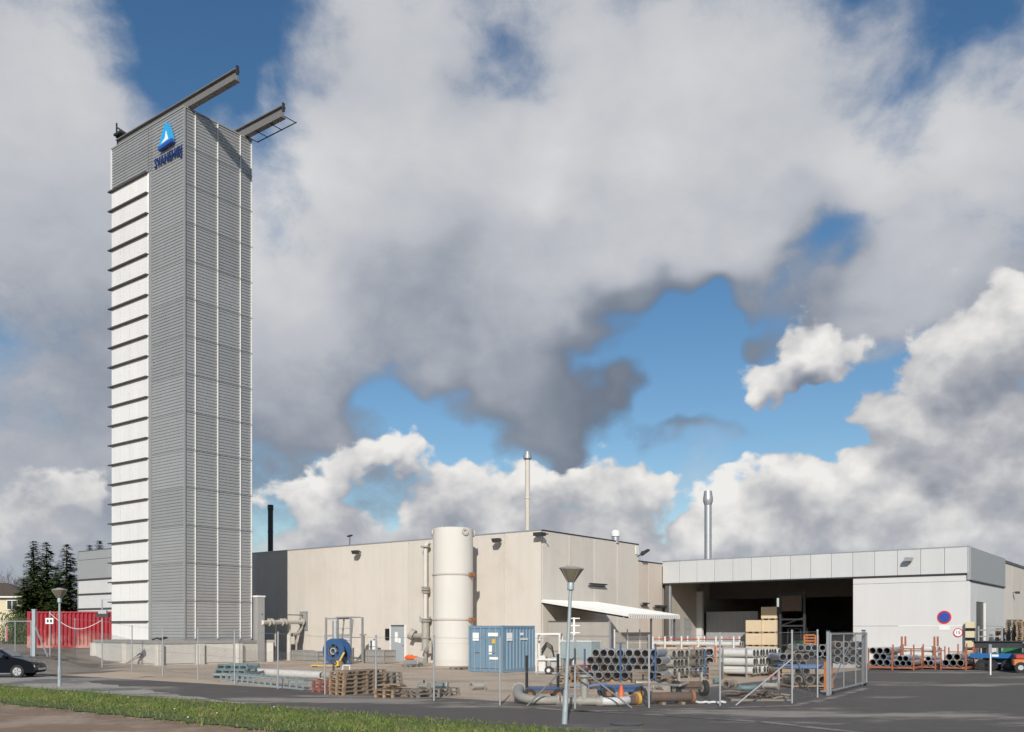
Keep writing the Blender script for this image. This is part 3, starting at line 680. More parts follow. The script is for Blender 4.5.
# ------------------------------------------------------------------ white warehouse
QW, PWL, PWR, HF, HO = 66.0, PB, -12.64, 7.77, 6.07
def build_warehouse():
    t = thing('warehouse', 'white panelled warehouse with metal fascia and wide open loading bay', 'warehouse', grid(PWL, QW), TH)
    W = PWR - PWL; op0, op1 = .75, on_q(853.5, QW)[0]-PWL; DEP = 24
    # fascia sheets
    nf = 15; 
    for i in range(nf):
        a, b = W*i/nf, W*(i+1)/nf
        MB().bbox(a+.012, b-.012, -.22, .0, HO, HF, .012).build('fascia_panel', K['fascia'], t)
    MB().box(-.02, W+.02, -.24, .06, HF+.002, HF+.07).build('roof_edge', K['galv'], t)
    MB().box(.02, W-.02, .0, .16, HO+.02, HF-.02).build('fascia_backing', K['dark'], t)
    MB().box(.0, W-.05, -.2, .0, HO-.09, HO-.004).build('soffit_trim', K['darksteel'], t)
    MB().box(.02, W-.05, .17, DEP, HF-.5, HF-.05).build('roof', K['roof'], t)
    # white wall right of the opening: stacked panels
    zs = [0, 2.62, 5.55, HO-.095]
    for a, b in zip(zs[:-1], zs[1:]):
        MB().bbox(op1, W-.02, -.10, .1, a+.008, b-.008, .012).build('wall_panel', K['whwhite'], t)
    MB().box(op1+.02, W-.1, .1, .3, 0, HO).build('wall_core', K['dark'], t)
    MB().box(op1+3.0, W+.03, -.115, -.103, 2.60, 2.66).build('joint_trim', K['trim'], t)
    # left jamb
    MB().box(.12, .42, -.05, .25, 0, HO-.1).build('door_column', K['fin'], t)
    MB().box(.43, .60, .02, .20, 0, HO-.1).build('door_guide', K['galv'], t)
    # side wall, with doorway
    L = on_p(1004, PWR)[0]-QW
    y0, y1 = on_p(976, PWR)[0]-QW, on_p(984, PWR)[0]-QW
    MB().bbox(W-.12, W+.10, -.22+.0, L, 5.62, HF, .012).build('side_fascia', K['greyclad'], t)
    MB().box(W-.02, W+.12, .0, L, 5.54, 5.61).build('side_fascia_trim', K['darksteel'], t)
    for a, b in ((.02, y0), (y1, L)):
        for c, d in ((0, 2.62), (2.62, 5.53)):
            MB().bbox(W-.22, W+.02, a+.01, b-.01, c+.008, d-.008, .012).build('side_panel', K['whwhite'], t)
    MB().bbox(W-.22, W+.02, y0, y1, 4.25, 5.52, .012).build('side_panel', K['whwhite'], t)
    MB().box(W-.9, W-.04, y0+.01, y1-.01, 0, 4.24).build('doorway_shade', K['black'], t)  # solid black block, painted shade filling the open doorway
    MB().box(W+.022, W+.10, y1+.02, y1+.14, 0, 4.2).build('door_edge', K['trim'], t)
    # interior
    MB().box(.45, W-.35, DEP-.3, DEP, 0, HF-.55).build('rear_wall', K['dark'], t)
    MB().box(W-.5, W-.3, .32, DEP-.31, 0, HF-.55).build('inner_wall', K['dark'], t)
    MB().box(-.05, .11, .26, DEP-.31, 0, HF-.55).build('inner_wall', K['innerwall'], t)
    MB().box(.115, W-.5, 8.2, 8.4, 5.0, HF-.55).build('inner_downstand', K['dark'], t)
    MB().box(.115, .6, 5.6, 5.95, 0, 5.6).build('inner_pier', K['whwhite'], t)
    fl = MB().box(.1, W-.52, .1, DEP-.31, -.1, .012).build('floor', K['yard'], t)
    for (a, b) in ((1.2, 2.5), (3.2, 4.6)):
        w = MB().box(.112, .14, a, b, 1.55, 3.3).build('window', K['galv'], t)
        for i in range(2):
            for j in range(2):
                yy = a+.06+(b-a-.06)*i/2; zz = 1.61+(1.75-.06)*j/2
                MB().box(.141, .15, yy, yy+(b-a)/2-.09, zz, zz+.76).build('pane', K['greyclad'], w)
    for i in range(5):
        MB().bar((.2, 2.0+i*4.4, HF-.75), (W-.6, 2.0+i*4.4, HF-.75), .2, .4).build('roof_beam', K['darksteel'], t)
    # wall lamp on fascia
    r = thing('floodlight', 'small grey floodlight on the white warehouse fascia', 'floodlight', grid(on_q(910.5, QW)[0], QW-.22, 6.75+.35), TH)
    MB().box(-.1, .1, -.25, 0, -.05, .05).build('arm', K['darksteel'], r); MB().prism([(-.24,-.12),(.22,-.12),(.30,.10),(-.18,.14)], -.6, -.2).build('head', K['galv'], r)
    # signs
    def roundel(name, label, px, py, r_, kind):
        p, D = on_q(px, QW); z = CAMH+(HZ-py)*D/F
        s = thing(name, label, 'sign', grid(p, QW-.10, z), TH)
        ring = lambda r0, y: MB().cyl((0, y, 0), (0, y-.012, 0), r0, 32)
        MB().cyl((0, 0, 0), (0, -.05, 0), r_, 36).build('disc', K['signred'], s)
        MB().cyl((0, -.052, 0), (0, -.060, 0), r_*.80, 36).build('face', K['signblue'] if kind == 'park' else K['logow'], s)
        if kind == 'park':
            c = r_*.80*.707; MB().bar((-c, -.066, c), (c, -.066, -c), r_*.16, .006).build('slash', K['signred'], s)
            MB().box(-r_*.75, r_*.75, -.03, -.004, -r_-.42, -r_-.12).build('subplate', K['trim'], s)
        else:
            cu = bpy.data.curves.new('numerals', 'FONT'); cu.body = '15'; cu.size = r_*1.05; cu.extrude = .004; cu.align_x = 'CENTER'; cu.align_y = 'CENTER'
            to = bpy.data.objects.new('tmp', cu); C.objects.link(to); bpy.context.view_layer.update()
            me = bpy.data.meshes.new_from_object(to.evaluated_get(bpy.context.evaluated_depsgraph_get())); bpy.data.objects.remove(to)
            me.materials.clear(); me.materials.append(K['black']); me.name = 'numerals'
            o = place('numerals', me, s, loc=(0, -.066, 0)); o.rotation_euler[0] = math.pi/2
    roundel('no_parking_sign', 'round blue no parking sign with red rim on white warehouse wall', 944.8, 617.2, .43, 'park')
    roundel('speed_sign', 'round white 15 speed sign with red rim on white warehouse wall', 958.6, 632.6, .29, 'speed')
    # corner guard
    g = thing('corner_guard', 'cream and black banded guard at the white warehouse corner', 'bollard', grid(on_q(970.5, QW-.32)[0], QW-.32), TH)
    zc = [0, .42, .62, 1.04, 1.24, 1.66, 1.86, 2.28, 2.48, 2.88]
    for i, (a, b) in enumerate(zip(zc[:-1], zc[1:])):
        MB().box(-.27, .27, -.18, .18, a, b).build('black_band' if i % 2 else 'cream_band', K['black'] if i % 2 else K['cream'], g)
    # tan hall beyond the side wall
    h = thing('tan_hall', 'tan concrete hall beyond the white warehouse at the right edge', 'building', grid(PWR, QW+L+.05), TH)
    for i in range(6): MB().bbox(-.18, -.03, i*4+.012, i*4+3.988, -.2, 7.45, .01).build('wall_panel', K['beige'], h)
    MB().box(-10, -.2, .05, 24, -.2, 7.3).build('core', K['seald'], h); MB().box(-10, .0, .02, 24, 7.455, 7.52).build('parapet_flashing', K['darksteel'], h)
    r = thing('floodlight', 'dark floodlight on the tan hall wall at the right edge', 'floodlight', grid(PWR-.03, on_p(1013, PWR)[0], 5.3), TH)
    MB().bar((0,0,0), (.3,0,.1), .05).build('arm', K['darksteel'], r); MB().box(.2, .5, -.15, .15, -.08, .1).build('head', K['darksteel'], r)
    # inside the bay
    b = thing('storage_unit', 'dark grey storage box with a pale lower half inside the loading bay', 'container', grid(on_q(706, QW+6.2)[0], QW+6.2), TH)
    MB().bbox(0, 4.6, 0, 2.4, .05, 3.9, .03).build('body', K['greyclad'], b)
    for i in range(7): MB().box(.3+i*.6, .34+i*.6, -.03, -.002, 1.6, 3.8).build('rib', K['galv'], b)
    for i, (a, c) in enumerate(((.0, 1.5), (1.55, 3.0), (3.05, 4.5))): MB().box(a+.05, c, -.10, -.033, .1, 1.5).build('lower_panel', K['paleteal'], b)
    MB().box(2.6, 3.5, -.16, -.105, .6, 1.35).build('label_plate', K['paper'], b)
    bc = 0
    def crate(p, q, z, w, d, h, label, m='ply'):
        c = thing('crate', label, 'crate', grid(p, q, z), TH, 'plywood crates stacked in the loading bay')
        MB().bbox(-w/2, w/2, -d/2, d/2, .12, h, .012).build('box', K[m], c)
        for i in (-1, 0, 1): MB().box(i*w*.40-.07, i*w*.40+.07, -d/2, d/2, 0, .118).build('skid', K['wood'], c)
    for col, px, n, hh in ((0, 756, 3, 1.02), (1, 771.5, 4, 1.02)):
        p, D = on_q(px, QW+4.2 + col*.3)
        for i in range(n):
            o_ = ['bottom', 'second', 'third', 'top'][i] if n == 4 else ['bottom', 'middle', 'top'][i]
            crate(p, QW+4.2+col*.3, .015+i*1.04, 1.28, 1.1, 1.035, '%s plywood crate of the %s stack in the loading bay' % (o_, ['lower left', 'taller right'][col]))
    p, D = on_q(763, QW+2.4)
    crate(p, QW+2.4, .015, 1.3, 1.0, .9, 'low plywood crate standing before the stacked crates in the bay')
    # forklift
    p, D = on_q(793, QW+4.0)
    f = thing('forklift', 'dark green forklift with a tall mast inside the loading bay', 'forklift', grid(p, QW+4.0, .012), TH)
    MB().bbox(-.6, .6, .2, 2.2, .35, 1.25, .06).build('body', K['green'], f); MB().bbox(-.55, .55, 1.6, 2.5, .3, 1.5, .08).build('counterweight', K['green'], f)
    cab = MB()
    for x in (-.55, .55):
        for y in (.3, 1.7): cab.bar((x, y, 1.2), (x*.9, y, 2.4), .07)
    cab.box(-.58, .58, .25, 1.8, 2.4, 2.47); cab.build('overhead_guard', K['darksteel'], f)
    mst = MB()
    for x in (-.95, .95): mst.box(x-.09, x+.09, -.2, .0, .05, 5.3)
    for z in (1.1, 2.6, 3.1, 5.1): mst.box(-.86, .86, -.15, -.05, z, z+.12)
    mst.bar((-.86, -.1, 2.7), (.86, -.1, 3.3), .06)
    mst.build('mast', K['darksteel'], f)
    MB().box(-.8, .8, -.32, -.21, 3.8, 5.0).build('carriage', K['piperust'], f)
    for x in (-.35, .35): MB().box(x-.06, x+.06, -1.3, -.22, .08, .13).build('fork', K['darksteel'], f)
    for x in (-.62, .62):
        for y in (.45, 1.95): MB().cyl((x-.11, y, .32), (x+.11, y, .32), .32, 16).build('wheel', K['rubber'], f)
    p, D = on_q(810, QW+3.0)
    r = thing('orange_rack', 'narrow orange slatted rack in the loading bay beside the forklift', 'rack', grid(p, QW+3.0, .012), TH)
    for x in (-.42, .42): MB().box(x-.05, x+.05, -.05, .6, 0, 1.95).build('upright', K['orange'], r)
    for z in np.arange(.15, 1.95, .22): MB().box(-.37, .37, -.03, .02, z, z+.10).build('slat', K['orange'], r)
build_warehouse()

# ------------------------------------------------------------------ tank, standpipe, wall equipment
def build_tank():
    q = QB-2.75; p, D = on_q(453, q); r = 20*D/F/ (1/math.cos(0)) ; H = CAMH+(HZ-529)*D/F
    t = thing('tank', 'tall white upright tank with rusty bands against the beige hall', 'tank', grid(p, q), TH)
    MB().lathe([(r, .05), (r, H-.12), (r*.985, H-.02), (r*.9, H+.03), (.2, H+.08)], 48).build('shell', K['tank'], t, True)
    for z in (H*.328, H*.655):
        MB().lathe([(r+.005, z), (r+.06, z+.02), (r+.06, z+.12), (r+.005, z+.14)], 48).build('band', K['fin' if 0 else 'rustband'], t, True)
        for a in (.08, .34, .60):
            c, s_ = math.cos(a), math.sin(a); b = MB(); b.bar(((r+.02)*c, (r+.02)*s_, z+.06), ((r+.22)*c, (r+.22)*s_, z+.06), .26, .24); b.build('clamp', K['rust'], t)
    MB().lathe([(r+.004, H*.16), (r+.012, H*.16), (r+.012, H*.165), (r+.004, H*.165)], 48).build('weld_seam', K['conc'], t)
    for a in (-2.35, -.25, .8, 2.2):
        c, s_ = math.cos(a), math.sin(a); b = MB(); b.tube(((r+.02)*c, (r+.02)*s_, H-.28), ((r+.09)*c, (r+.09)*s_, H-.28), .24, .11, 16); b.build('lifting_lug', K['rustband'], t)
    for a in (0, 1.0, 2.6, 4.0): MB().cyl((.7*math.cos(a), .7*math.sin(a), H), (.7*math.cos(a), .7*math.sin(a), H+.28), .05, 8).build('nozzle', K['galv'], t)
    MB().lathe([(r+.1, -.05), (r+.1, .06), (r*.9, .06)], 48).build('base_ring', K['conc'], t)
build_tank()
def build_wall_gear():
    # standpipe
    p, D = on_q(425.5, QB-.45)
    t = thing('standpipe', 'tall flanged standpipe with valves on the beige wall left of the tank', 'pipe', grid(p, QB-.45), TH)
    MB().cyl((0, 0, 1.2), (0, 0, 8.3), .15, 16).build('riser', K['conc'], t, True)
    MB().cyl((0, 0, .9), (0, 0, 3.0), .27, 16).build('lower_pipe', K['pipeold'], t, True)
    MB().path([(0, 0, 8.3), (0, .1, 8.5), (0, .25, 8.6), (0, .44, 8.6)], .15, 12).build('top_bend', K['conc'], t, True)
    for z, r_ in ((8.25, .34), (5.35, .30), (5.0, .30), (3.1, .42), (2.95, .42), (1.75, .36), (.88, .34)):
        MB().cyl((0, 0, z), (0, 0, z+.09), r_, 20).build('flange', K['pipeold'], t)
    MB().lathe([(.20, 5.1), (.33, 5.2), (.20, 5.33)], 16).build('valve_body', K['pipeold'], t, True)
    MB().cyl((-.2, -.05, 1.95), (-1.05, -.05, 1.95), .17, 14).build('side_pipe', K['pipeold'], t, True)
    MB().cyl((-1.05, -.05, 1.95), (-1.35, -.15, 2.1), .40, 18).build('blind_flange', K['pipeold'], t)
    MB().cyl((.2, -.1, .9), (.75, -.3, 1.3), .20, 14).build('drain_bend', K['pipeold'], t, True)
    MB().cyl((.75, -.3, .7), (.75, -.3, 1.6), .14, 14).build('drain_leg', K['pipeold'], t, True)
    MB().cyl((0, 0, 0), (0, 0, .9), .10, 10).build('stand', K['galv'], t)
    for s_ in (-1, 1): MB().cyl((0, -.05, 2.95), (.55*s_, -.05, 3.3), .05, 8).build('valve_lever', K['pipeold'], t)
    # orange machine on a pallet
    g = G(415, 666.5)
    s = thing('pump_unit', 'small pump with bright orange cover on a pallet beside the tank', 'pump', (g.x, g.y, .15), TH)
    MB().bbox(-.7, .5, -.3, .3, .0, .28, .03).build('bed', K['galv'], s); MB().bbox(-.75, .15, -.28, .28, .29, .52, .07).build('cover', K['cone'], s)
    MB().cyl((-.45, 0, .50), (-.45, 0, .60), .2, 14).build('knob', K['orange'], s); MB().cyl((.1, 0, .25), (.85, 0, .20), .22, 14).build('motor', K['pipeold'], s, True)
    # pipework between annex and wall
    g = grid(-60.3+3.2, QB-3.0)
    pw = thing('bridge_pipework', 'grey pipe on struts running from the tower annex to the beige wall', 'pipework', grid(PT+.56, QT+TD+.5), TH)
    e = grid(on_q(304, QB)[0], QB) - grid(PT+.56, QT+TD+.5); ex, ey = e.dot(UX), e.dot(UY)
    a = Vector((.02, 0, 2.9)); b = Vector((ex, ey-.02, 3.0))
    MB().cyl(a, b, .17, 14).build('main_pipe', K['conc'], pw, True)
    d = (b-a)
    for f_ in (.12, .2, .42, .5, .93): 
        c = a+d*f_; MB().cyl(c, c+d.normalized()*.12, .30, 16).build('flange', K['pipeold'], pw)
    MB().path([b+Vector((.0, -.1, -.05)), a+d*.92+Vector((0,0,-.6)), a+d*.84+Vector((0, 0, -.95)), a+d*.70+Vector((0, 0, -1.0))], .14, 10).build('return_bend', K['pipeold'], pw, True)
    MB().cyl(a+d*.80+Vector((0,0,-1.0)), Vector(((a+d*.80).x, (a+d*.80).y, -.02)), .10, 10).build('strut', K['pipeold'], pw)
    MB().cyl(a+d*.30, Vector(((a+d*.30).x, (a+d*.30).y, -.02)), .07, 10).build('strut', K['pipeold'], pw)
    MB().cyl(a+d*.62, Vector(((a+d*.62).x, (a+d*.62).y, -.02)), .16, 12).build('strut', K['conc'], pw)
    MB().cyl(a+Vector((0,0,.6)), b+Vector((0,0,.55)), .035, 8).build('conduit', K['darksteel'], pw)
    MB().box(ex-.45, ex+.5, ey-.06, ey-.008, 2.3, 3.85).build('wall_plate', K['galv'], pw); MB().box(ex-.25, ex+.25, ey-.16, ey-.062, 3.0, 3.7).build('cover_plate', K['pipeold'], pw)
    # scaffold stair
    g = G(339, 663.5); sc_ = thing('scaffold_frame', 'grey steel access frame with steps before the beige wall', 'scaffold', (g.x, g.y, 0), TH)
    for x in (-1.35, 1.2):
        for y in (0, 1.1): MB().box(x-.06, x+.06, y-.06, y+.06, 0, 3.25).build('post', K['galv'], sc_)
    for z in (1.9, 3.1):
        MB().box(-1.29, 1.14, -.04, .04, z, z+.1).build('rail', K['galv'], sc_)
    MB().box(.0, 1.14, -.3, 1.05, 3.2, 3.28).build('deck', K['galv'], sc_); MB().box(.1, 1.14, -.1, 1.05, 1.8, 1.86).build('deck', K['galv'], sc_)
    for x in (.15, 1.05): MB().bar((x-.1, .1, .4), (x+.25, .1, 3.1), .05, .12).build('brace', K['galv'], sc_)
    for i in range(6): MB().box(.15, 1.0, -.12, .12, .35+i*.42, .39+i*.42).build('tread', K['galv'], sc_)
    MB().cyl((-.15, -.2, .3), (-.15, -.2, 3.0), .22, 14).build('drum', K['galv'], sc_, True); MB().cyl((.4, .0, 0), (.4, .0, 1.7), .3, 14, .24).build('casing', K['pipeold'], sc_, True)
    # blue hose reel
    g = G(337, 664.5); h = thing('hose_reel', 'large blue reel drum standing before the steel access frame', 'reel', (g.x, g.y, 0), TH+.25)
    MB().tube((0, -.45, .92), (0, -.37, .92), .86, .46, 32).build('disc', K['blue'], h, True); MB().tube((0, .37, .92), (0, .45, .92), .86, .32, 32).build('disc', K['blue'], h, True)
    MB().cyl((0, -.33, .92), (0, .37, .92), .47, 24).build('drum', K['rubber'], h, True); MB().tube((0, -.5, .92), (0, .5, .92), .24, .16, 18).build('hub', K['pipeold'], h)
    for k in range(6):
        a_ = k*math.pi/3; MB().bar((.28*math.cos(a_), -.41, .92+.28*math.sin(a_)), (.82*math.cos(a_), -.41, .92+.82*math.sin(a_)), .09, .10).build('spoke', K['blue'], h)
    MB().box(-.75, .75, -.5, -.42, 0, .12).build('foot', K['blue'], h); MB().box(-.75, .75, .42, .5, 0, .12).build('foot', K['blue'], h)
    for y in (-.5, .5): MB().bar((.85, y, .05), (.05, y, .92), .10).build('stay', K['blue'], h)
    # yellow fork frame
    g = G(335, 667.5); y_ = thing('yellow_fork_frame', 'yellow pallet truck with raised handle on the yard before the blue reel', 'pallet truck', (g.x, g.y, 0), TH+.45)
    for y in (-.2, .2): MB().box(-1.5, .1, y-.08, y+.08, .10, .17).build('fork', K['yellow'], y_)
    MB().box(.1, .35, -.28, .28, .10, .42).build('pump_body', K['yellow'], y_); MB().bar((.3, 0, .4), (.62, 0, .95), .09).build('handle', K['yellow'], y_)
    MB().cyl((.22, -.08, .1), (.22, .08, .1), .1, 12).build('wheel', K['rubber'], y_)
    for y in (-.2, .2): MB().cyl((-1.35, y-.05, .05), (-1.35, y+.05, .05), .05, 10).build('roller', K['rubber'], y_)
    # boxes along the wall
    def mesh_box(px, py, w, d, h, label, n):
        g = G(px, py); m = thing('mesh_crate', label, 'crate', (g.x, g.y, 0), TH, 'grey crates along the foot of the beige wall')
        MB().box(-w/2+.03, w/2-.03, -d/2+.03, d/2-.03, .10, h-.08).build('load', K['pipeold'], m)
        for z in (.08, h*.55, h-.03):
            f = MB()
            for yy in (-d/2, d/2): f.box(-w/2, w/2, yy-.025, yy+.025, z-.03, z+.03)
            for xx in (-w/2, w/2): f.box(xx-.025, xx+.025, -d/2+.025, d/2-.025, z-.03, z+.03)
            f.build('rim', K['galv'], m)
        for i in range(n+1):
            x = -w/2 + w*i/n; MB().box(x-.03, x+.03, -d/2-.03, -d/2-.0255, 0, h-.01).build('slat', K['galv'], m)
        for x in (-w/2, w/2):
            for y in (-d/2, d/2): MB().box(x-.035, x+.035, y-.035, y+.035, 0, h).build('post', K['galv'], m)
    mesh_box(303, 660.5, 1.4, 1.0, .8, 'leftmost grey mesh crate at the foot of the beige wall', 6)
    mesh_box(316, 661, 1.5, 1.0, .75, 'grey mesh crate between the wall pipework and the blue reel', 6)
    mesh_box(379, 663.2, 2.1, 1.1, .95, 'long grey mesh crate just left of the grey door', 9)
    g = G(363, 661.8); s = thing('bollard_pipe', 'short upright flanged pipe beside the steel access frame', 'pipe', (g.x, g.y, 0), TH)
    MB().cyl((0, 0, 0), (0, 0, 1.95), .14, 14).build('shaft', K['conc'], s, True); MB().cyl((0, 0, 1.95), (0, 0, 2.05), .26, 16).build('flange', K['pipeold'], s); MB().cyl((0, 0, 0), (0, 0, .08), .26, 16).build('foot', K['pipeold'], s)
    g = G(371.5, 662.3); s = thing('steel_drum', 'pale steel drum on end behind the long mesh crate', 'drum', (g.x, g.y+.8, 0), TH)
    MB().lathe([(.30, 0), (.32, .05), (.32, .9), (.34, .92), (.32, .95), (.32, 1.55), (.30, 1.58)], 20).build('shell', K['pipewhite'], s, True); MB().cyl((.1, 0, 1.58), (.1, 0, 1.68), .05, 8).build('bung', K['darksteel'], s)
    for z in (.5, 1.1): MB().lathe([(.322, z), (.345, z+.03), (.322, z+.06)], 20).build('hoop', K['galv'], s, True)
build_wall_gear()

# ------------------------------------------------------------------ containers
def container(name, label, loc, rz, W, L, H, m, doors=True):
    """front (doors) faces -y, long axis along +y, origin at right front bottom corner"""
    t = thing(name, label, 'container', loc, rz)
    MB().box(-W+.16, -.16, .10, L-.10, .16, H-.06).build('core', m, t)
    for x in (-W, 0):
        for y in (0, L):
            xx = (x, x+.14) if x < 0 else (x-.14, x); yy = (y, y+.14) if y == 0 else (y-.14, y)
            MB().box(*xx, *yy, .0, H).build('corner_post', m, t)
    def corr(length, h, n, d=.055):
        pts = []
        for i in range(n):
            x = length*i/n; s = length/n; pts += [(x, 0), (x+.35*s, 0), (x+.5*s, d), (x+.85*s, d)]
        pts.append((length, 0)); vs = []; fs = []
        for x, y in pts: vs += [(x, y, 0), (x, y, h)]
        for i in range(len(pts)-1): fs.append((2*i, 2*i+2, 2*i+3, 2*i+1))
        return MB().add(vs, fs)
    n = round(L/.34); dd = .055 if L < 5 else .13
    o = corr(L-.28, H-.34, n, dd).build('side_wall', m, t, loc=(-.02, .14, .2)); o.rotation_euler[2] = math.pi/2
    o = corr(L-.28, H-.34, n, dd).build('side_wall', m, t, loc=(-W+.05, L-.14, .2)); o.rotation_euler[2] = -math.pi/2
    o = corr(W-.28, H-.34, round(W/.28)).build('rear_wall', m, t, loc=(-.14, L-.05, .2)); o.rotation_euler[2] = math.pi
    for x in (-W, -.12):
        MB().box(x, x+.12, .14, L-.14, .02, .2).build('bottom_rail', m, t); MB().box(x+.01, x+.11, .14, L-.14, H-.14, H-.01).build('top_rail', m, t)
    MB().box(-W+.14, -.14, .0, .12, .02, .2).build('sill', m, t); MB().box(-W+.14, -.14, .0, .12, H-.16, H-.01).build('header', m, t)
    MB().box(-W+.1, -.1, .1, L-.1, H-.05, H-.02).build('roof', m, t)
    for k in (0, 1):
        x0 = -W+.16 + k*(W-.32)/2; x1 = x0+(W-.32)/2-.03
        d = MB().bbox(x0, x1, .01, .06, .22, H-.18, .01).build('door', m, t)
        for f in (.28, .72):
            x = x0+(x1-x0)*f; MB().cyl((x, -.02, .1), (x, -.02, H-.1), .02, 8).build('lock_rod', K['galv'], d)
            MB().box(x-.02, x+.25*(1 if f < .5 else -1)+.0, -.06, -.04, 1.1, 1.15).build('handle', K['galv'], d)
        for z in (.8, 1.4, 1.95): MB().box(x0+.05, x1-.05, -.0, .008, z, z+.04).build('door_rib', m, d)
    return t
def build_containers():
    g = G(502.8, 673); t = container('shipping_container', 'short blue shipping container beside the white tank', (g.x, g.y, 0), TH, 2.44, 2.99, 2.6, K['bluebox'])
    MB().box(-2.1, -1.65, -.045, -.041, 1.75, 2.2).build('placard', K['paper'], t); MB().box(-1.0, -.30, -.045, -.041, 2.0, 2.2).build('placard', K['paper'], t)
    MB().box(-.72, -.50, -.045, -.041, 1.6, 1.85).build('placard', K['yellow'], t); MB().box(-.95, -.72, -.045, -.041, 1.0, 1.5).build('placard', K['paper'], t); MB().box(-.9, -.3, -.045, -.041, .72, .86).build('placard', K['paper'], t)
    MB().box(.0, .012, .35, .85, 1.75, 2.2).build('placard', K['paper'], t); MB().box(.0, .012, 1.6, 1.9, 2.05, 2.2).build('placard', K['paper'], t); MB().box(.0, .012, 1.6, 2.3, 1.8, 1.9).build('placard', K['paper'], t)
    # red one behind the fence on the left, long side to the camera
    D = 74.0; x0 = (27-CX)/F*D; z = .9
    t = container('shipping_container', 'faded red shipping container behind the fence left of the tower', (x0, D, z), math.radians(-92), 2.44, 12.2, 2.95, K['red'])
    for yy, zz in ((-1.9, 2.2), (-1.9, 1.5), (-.6, 2.25)): MB().box(yy, yy+.4, -.045, -.041, zz, zz+.35).build('placard', K['paper'], t)
build_containers()

# ------------------------------------------------------------------ fences and gates
def wire_mesh(a, b, h0, h1, zb0, zb1, cell=.07, r=.0017):
    """woven wire between two posts as crossing diagonals: one mesh"""
    a = Vector(a); b = Vector(b); L = (b-a).length; d = (b-a)/L; nn = Vector((-d.y, d.x, 0))
    st = cell*1.414; H = (h0+h1)/2; vs = []; fs = []
    def P(s, t):
        k = s/L; zb = zb0+(zb1-zb0)*k; hh = h0+(h1-h0)*k
        return a+d*s+Vector((0, 0, zb+.06+t*(hh-.06)/H))
    for sgn in (1, -1):
        for i in range(int(-H/st)-1, int(L/st)+2):
            s0, s1 = i*st, i*st+H; t0, t1 = 0., H
            if s0 < 0: t0 = -s0; s0 = 0.
            if s1 > L: t1 -= s1-L; s1 = L
            if s1-s0 < .02: continue
            if sgn < 0: q0, q1 = P(L-s0, t0), P(L-s1, t1)
            else: q0, q1 = P(s0, t0), P(s1, t1)
            k = len(vs); dd = (q1-q0).normalized(); u = dd.cross(nn).normalized()*r; w = nn*r*sgn
            for q in (q0, q1): vs += [q+u+w*.2, q-u+w*.2, q+w*1.9]
            for j in range(3): m_ = (j+1) % 3; fs.append((k+j, k+m_, k+3+m_, k+3+j))
    return MB().add(vs, fs)
def fence(name, label, pts, r=.032, top=True, braces=(), first=0):
    """pts: (x, y, zground, height)"""
    t = thing(name, label, 'fence', (pts[0][0], pts[0][1], pts[0][2]), 0)
    o0 = Vector((pts[0][0], pts[0][1], pts[0][2]))
    L = [Vector((x, y, z))-o0 for x, y, z, h in pts]; H = [p[3] for p in pts]
    for l, h in list(zip(L, H))[first:]:
        MB().cyl(l+Vector((0, 0, -.1)), l+Vector((0, 0, h)), r, 10).build('post', K['galv'], t, True)
        MB().lathe([(r*1.25, 0), (r*1.25, .04), (.005, .06)], 8).build('post_cap', K['galv'], t, loc=l+Vector((0, 0, h)))
    for i in range(len(L)-1):
        a, b = L[i], L[i+1]
        o = wire_mesh(a, b, H[i]-.08, H[i+1]-.08, a.z, b.z); oo = MB(); oo.v, oo.f = o.v, o.f
        # wire_mesh takes absolute ground from zb0: remove double count
        oo.v = [(x, y, z - (a.z + (b.z-a.z)*(((x-a.x)**2+(y-a.y)**2)**.5/max(1e-6, ((b.x-a.x)**2+(b.y-a.y)**2)**.5))) if False else z) for x, y, z in oo.v]
        stuff(oo.build('wire_netting', K['oldwire'], t))
        if top:
            for f in (.0, .5): MB().cyl(a+Vector((0, 0, (H[i]-.06)*(1-f)+.03)), b+Vector((0, 0, (H[i+1]-.06)*(1-f)+.03)), .006, 5).build('line_wire', K['galv'], t)
    for (p0, p1) in braces:
        MB().cyl(Vector(p0)-o0, Vector(p1)-o0, .026, 8).build('brace', K['galv'], t, True)
    return t
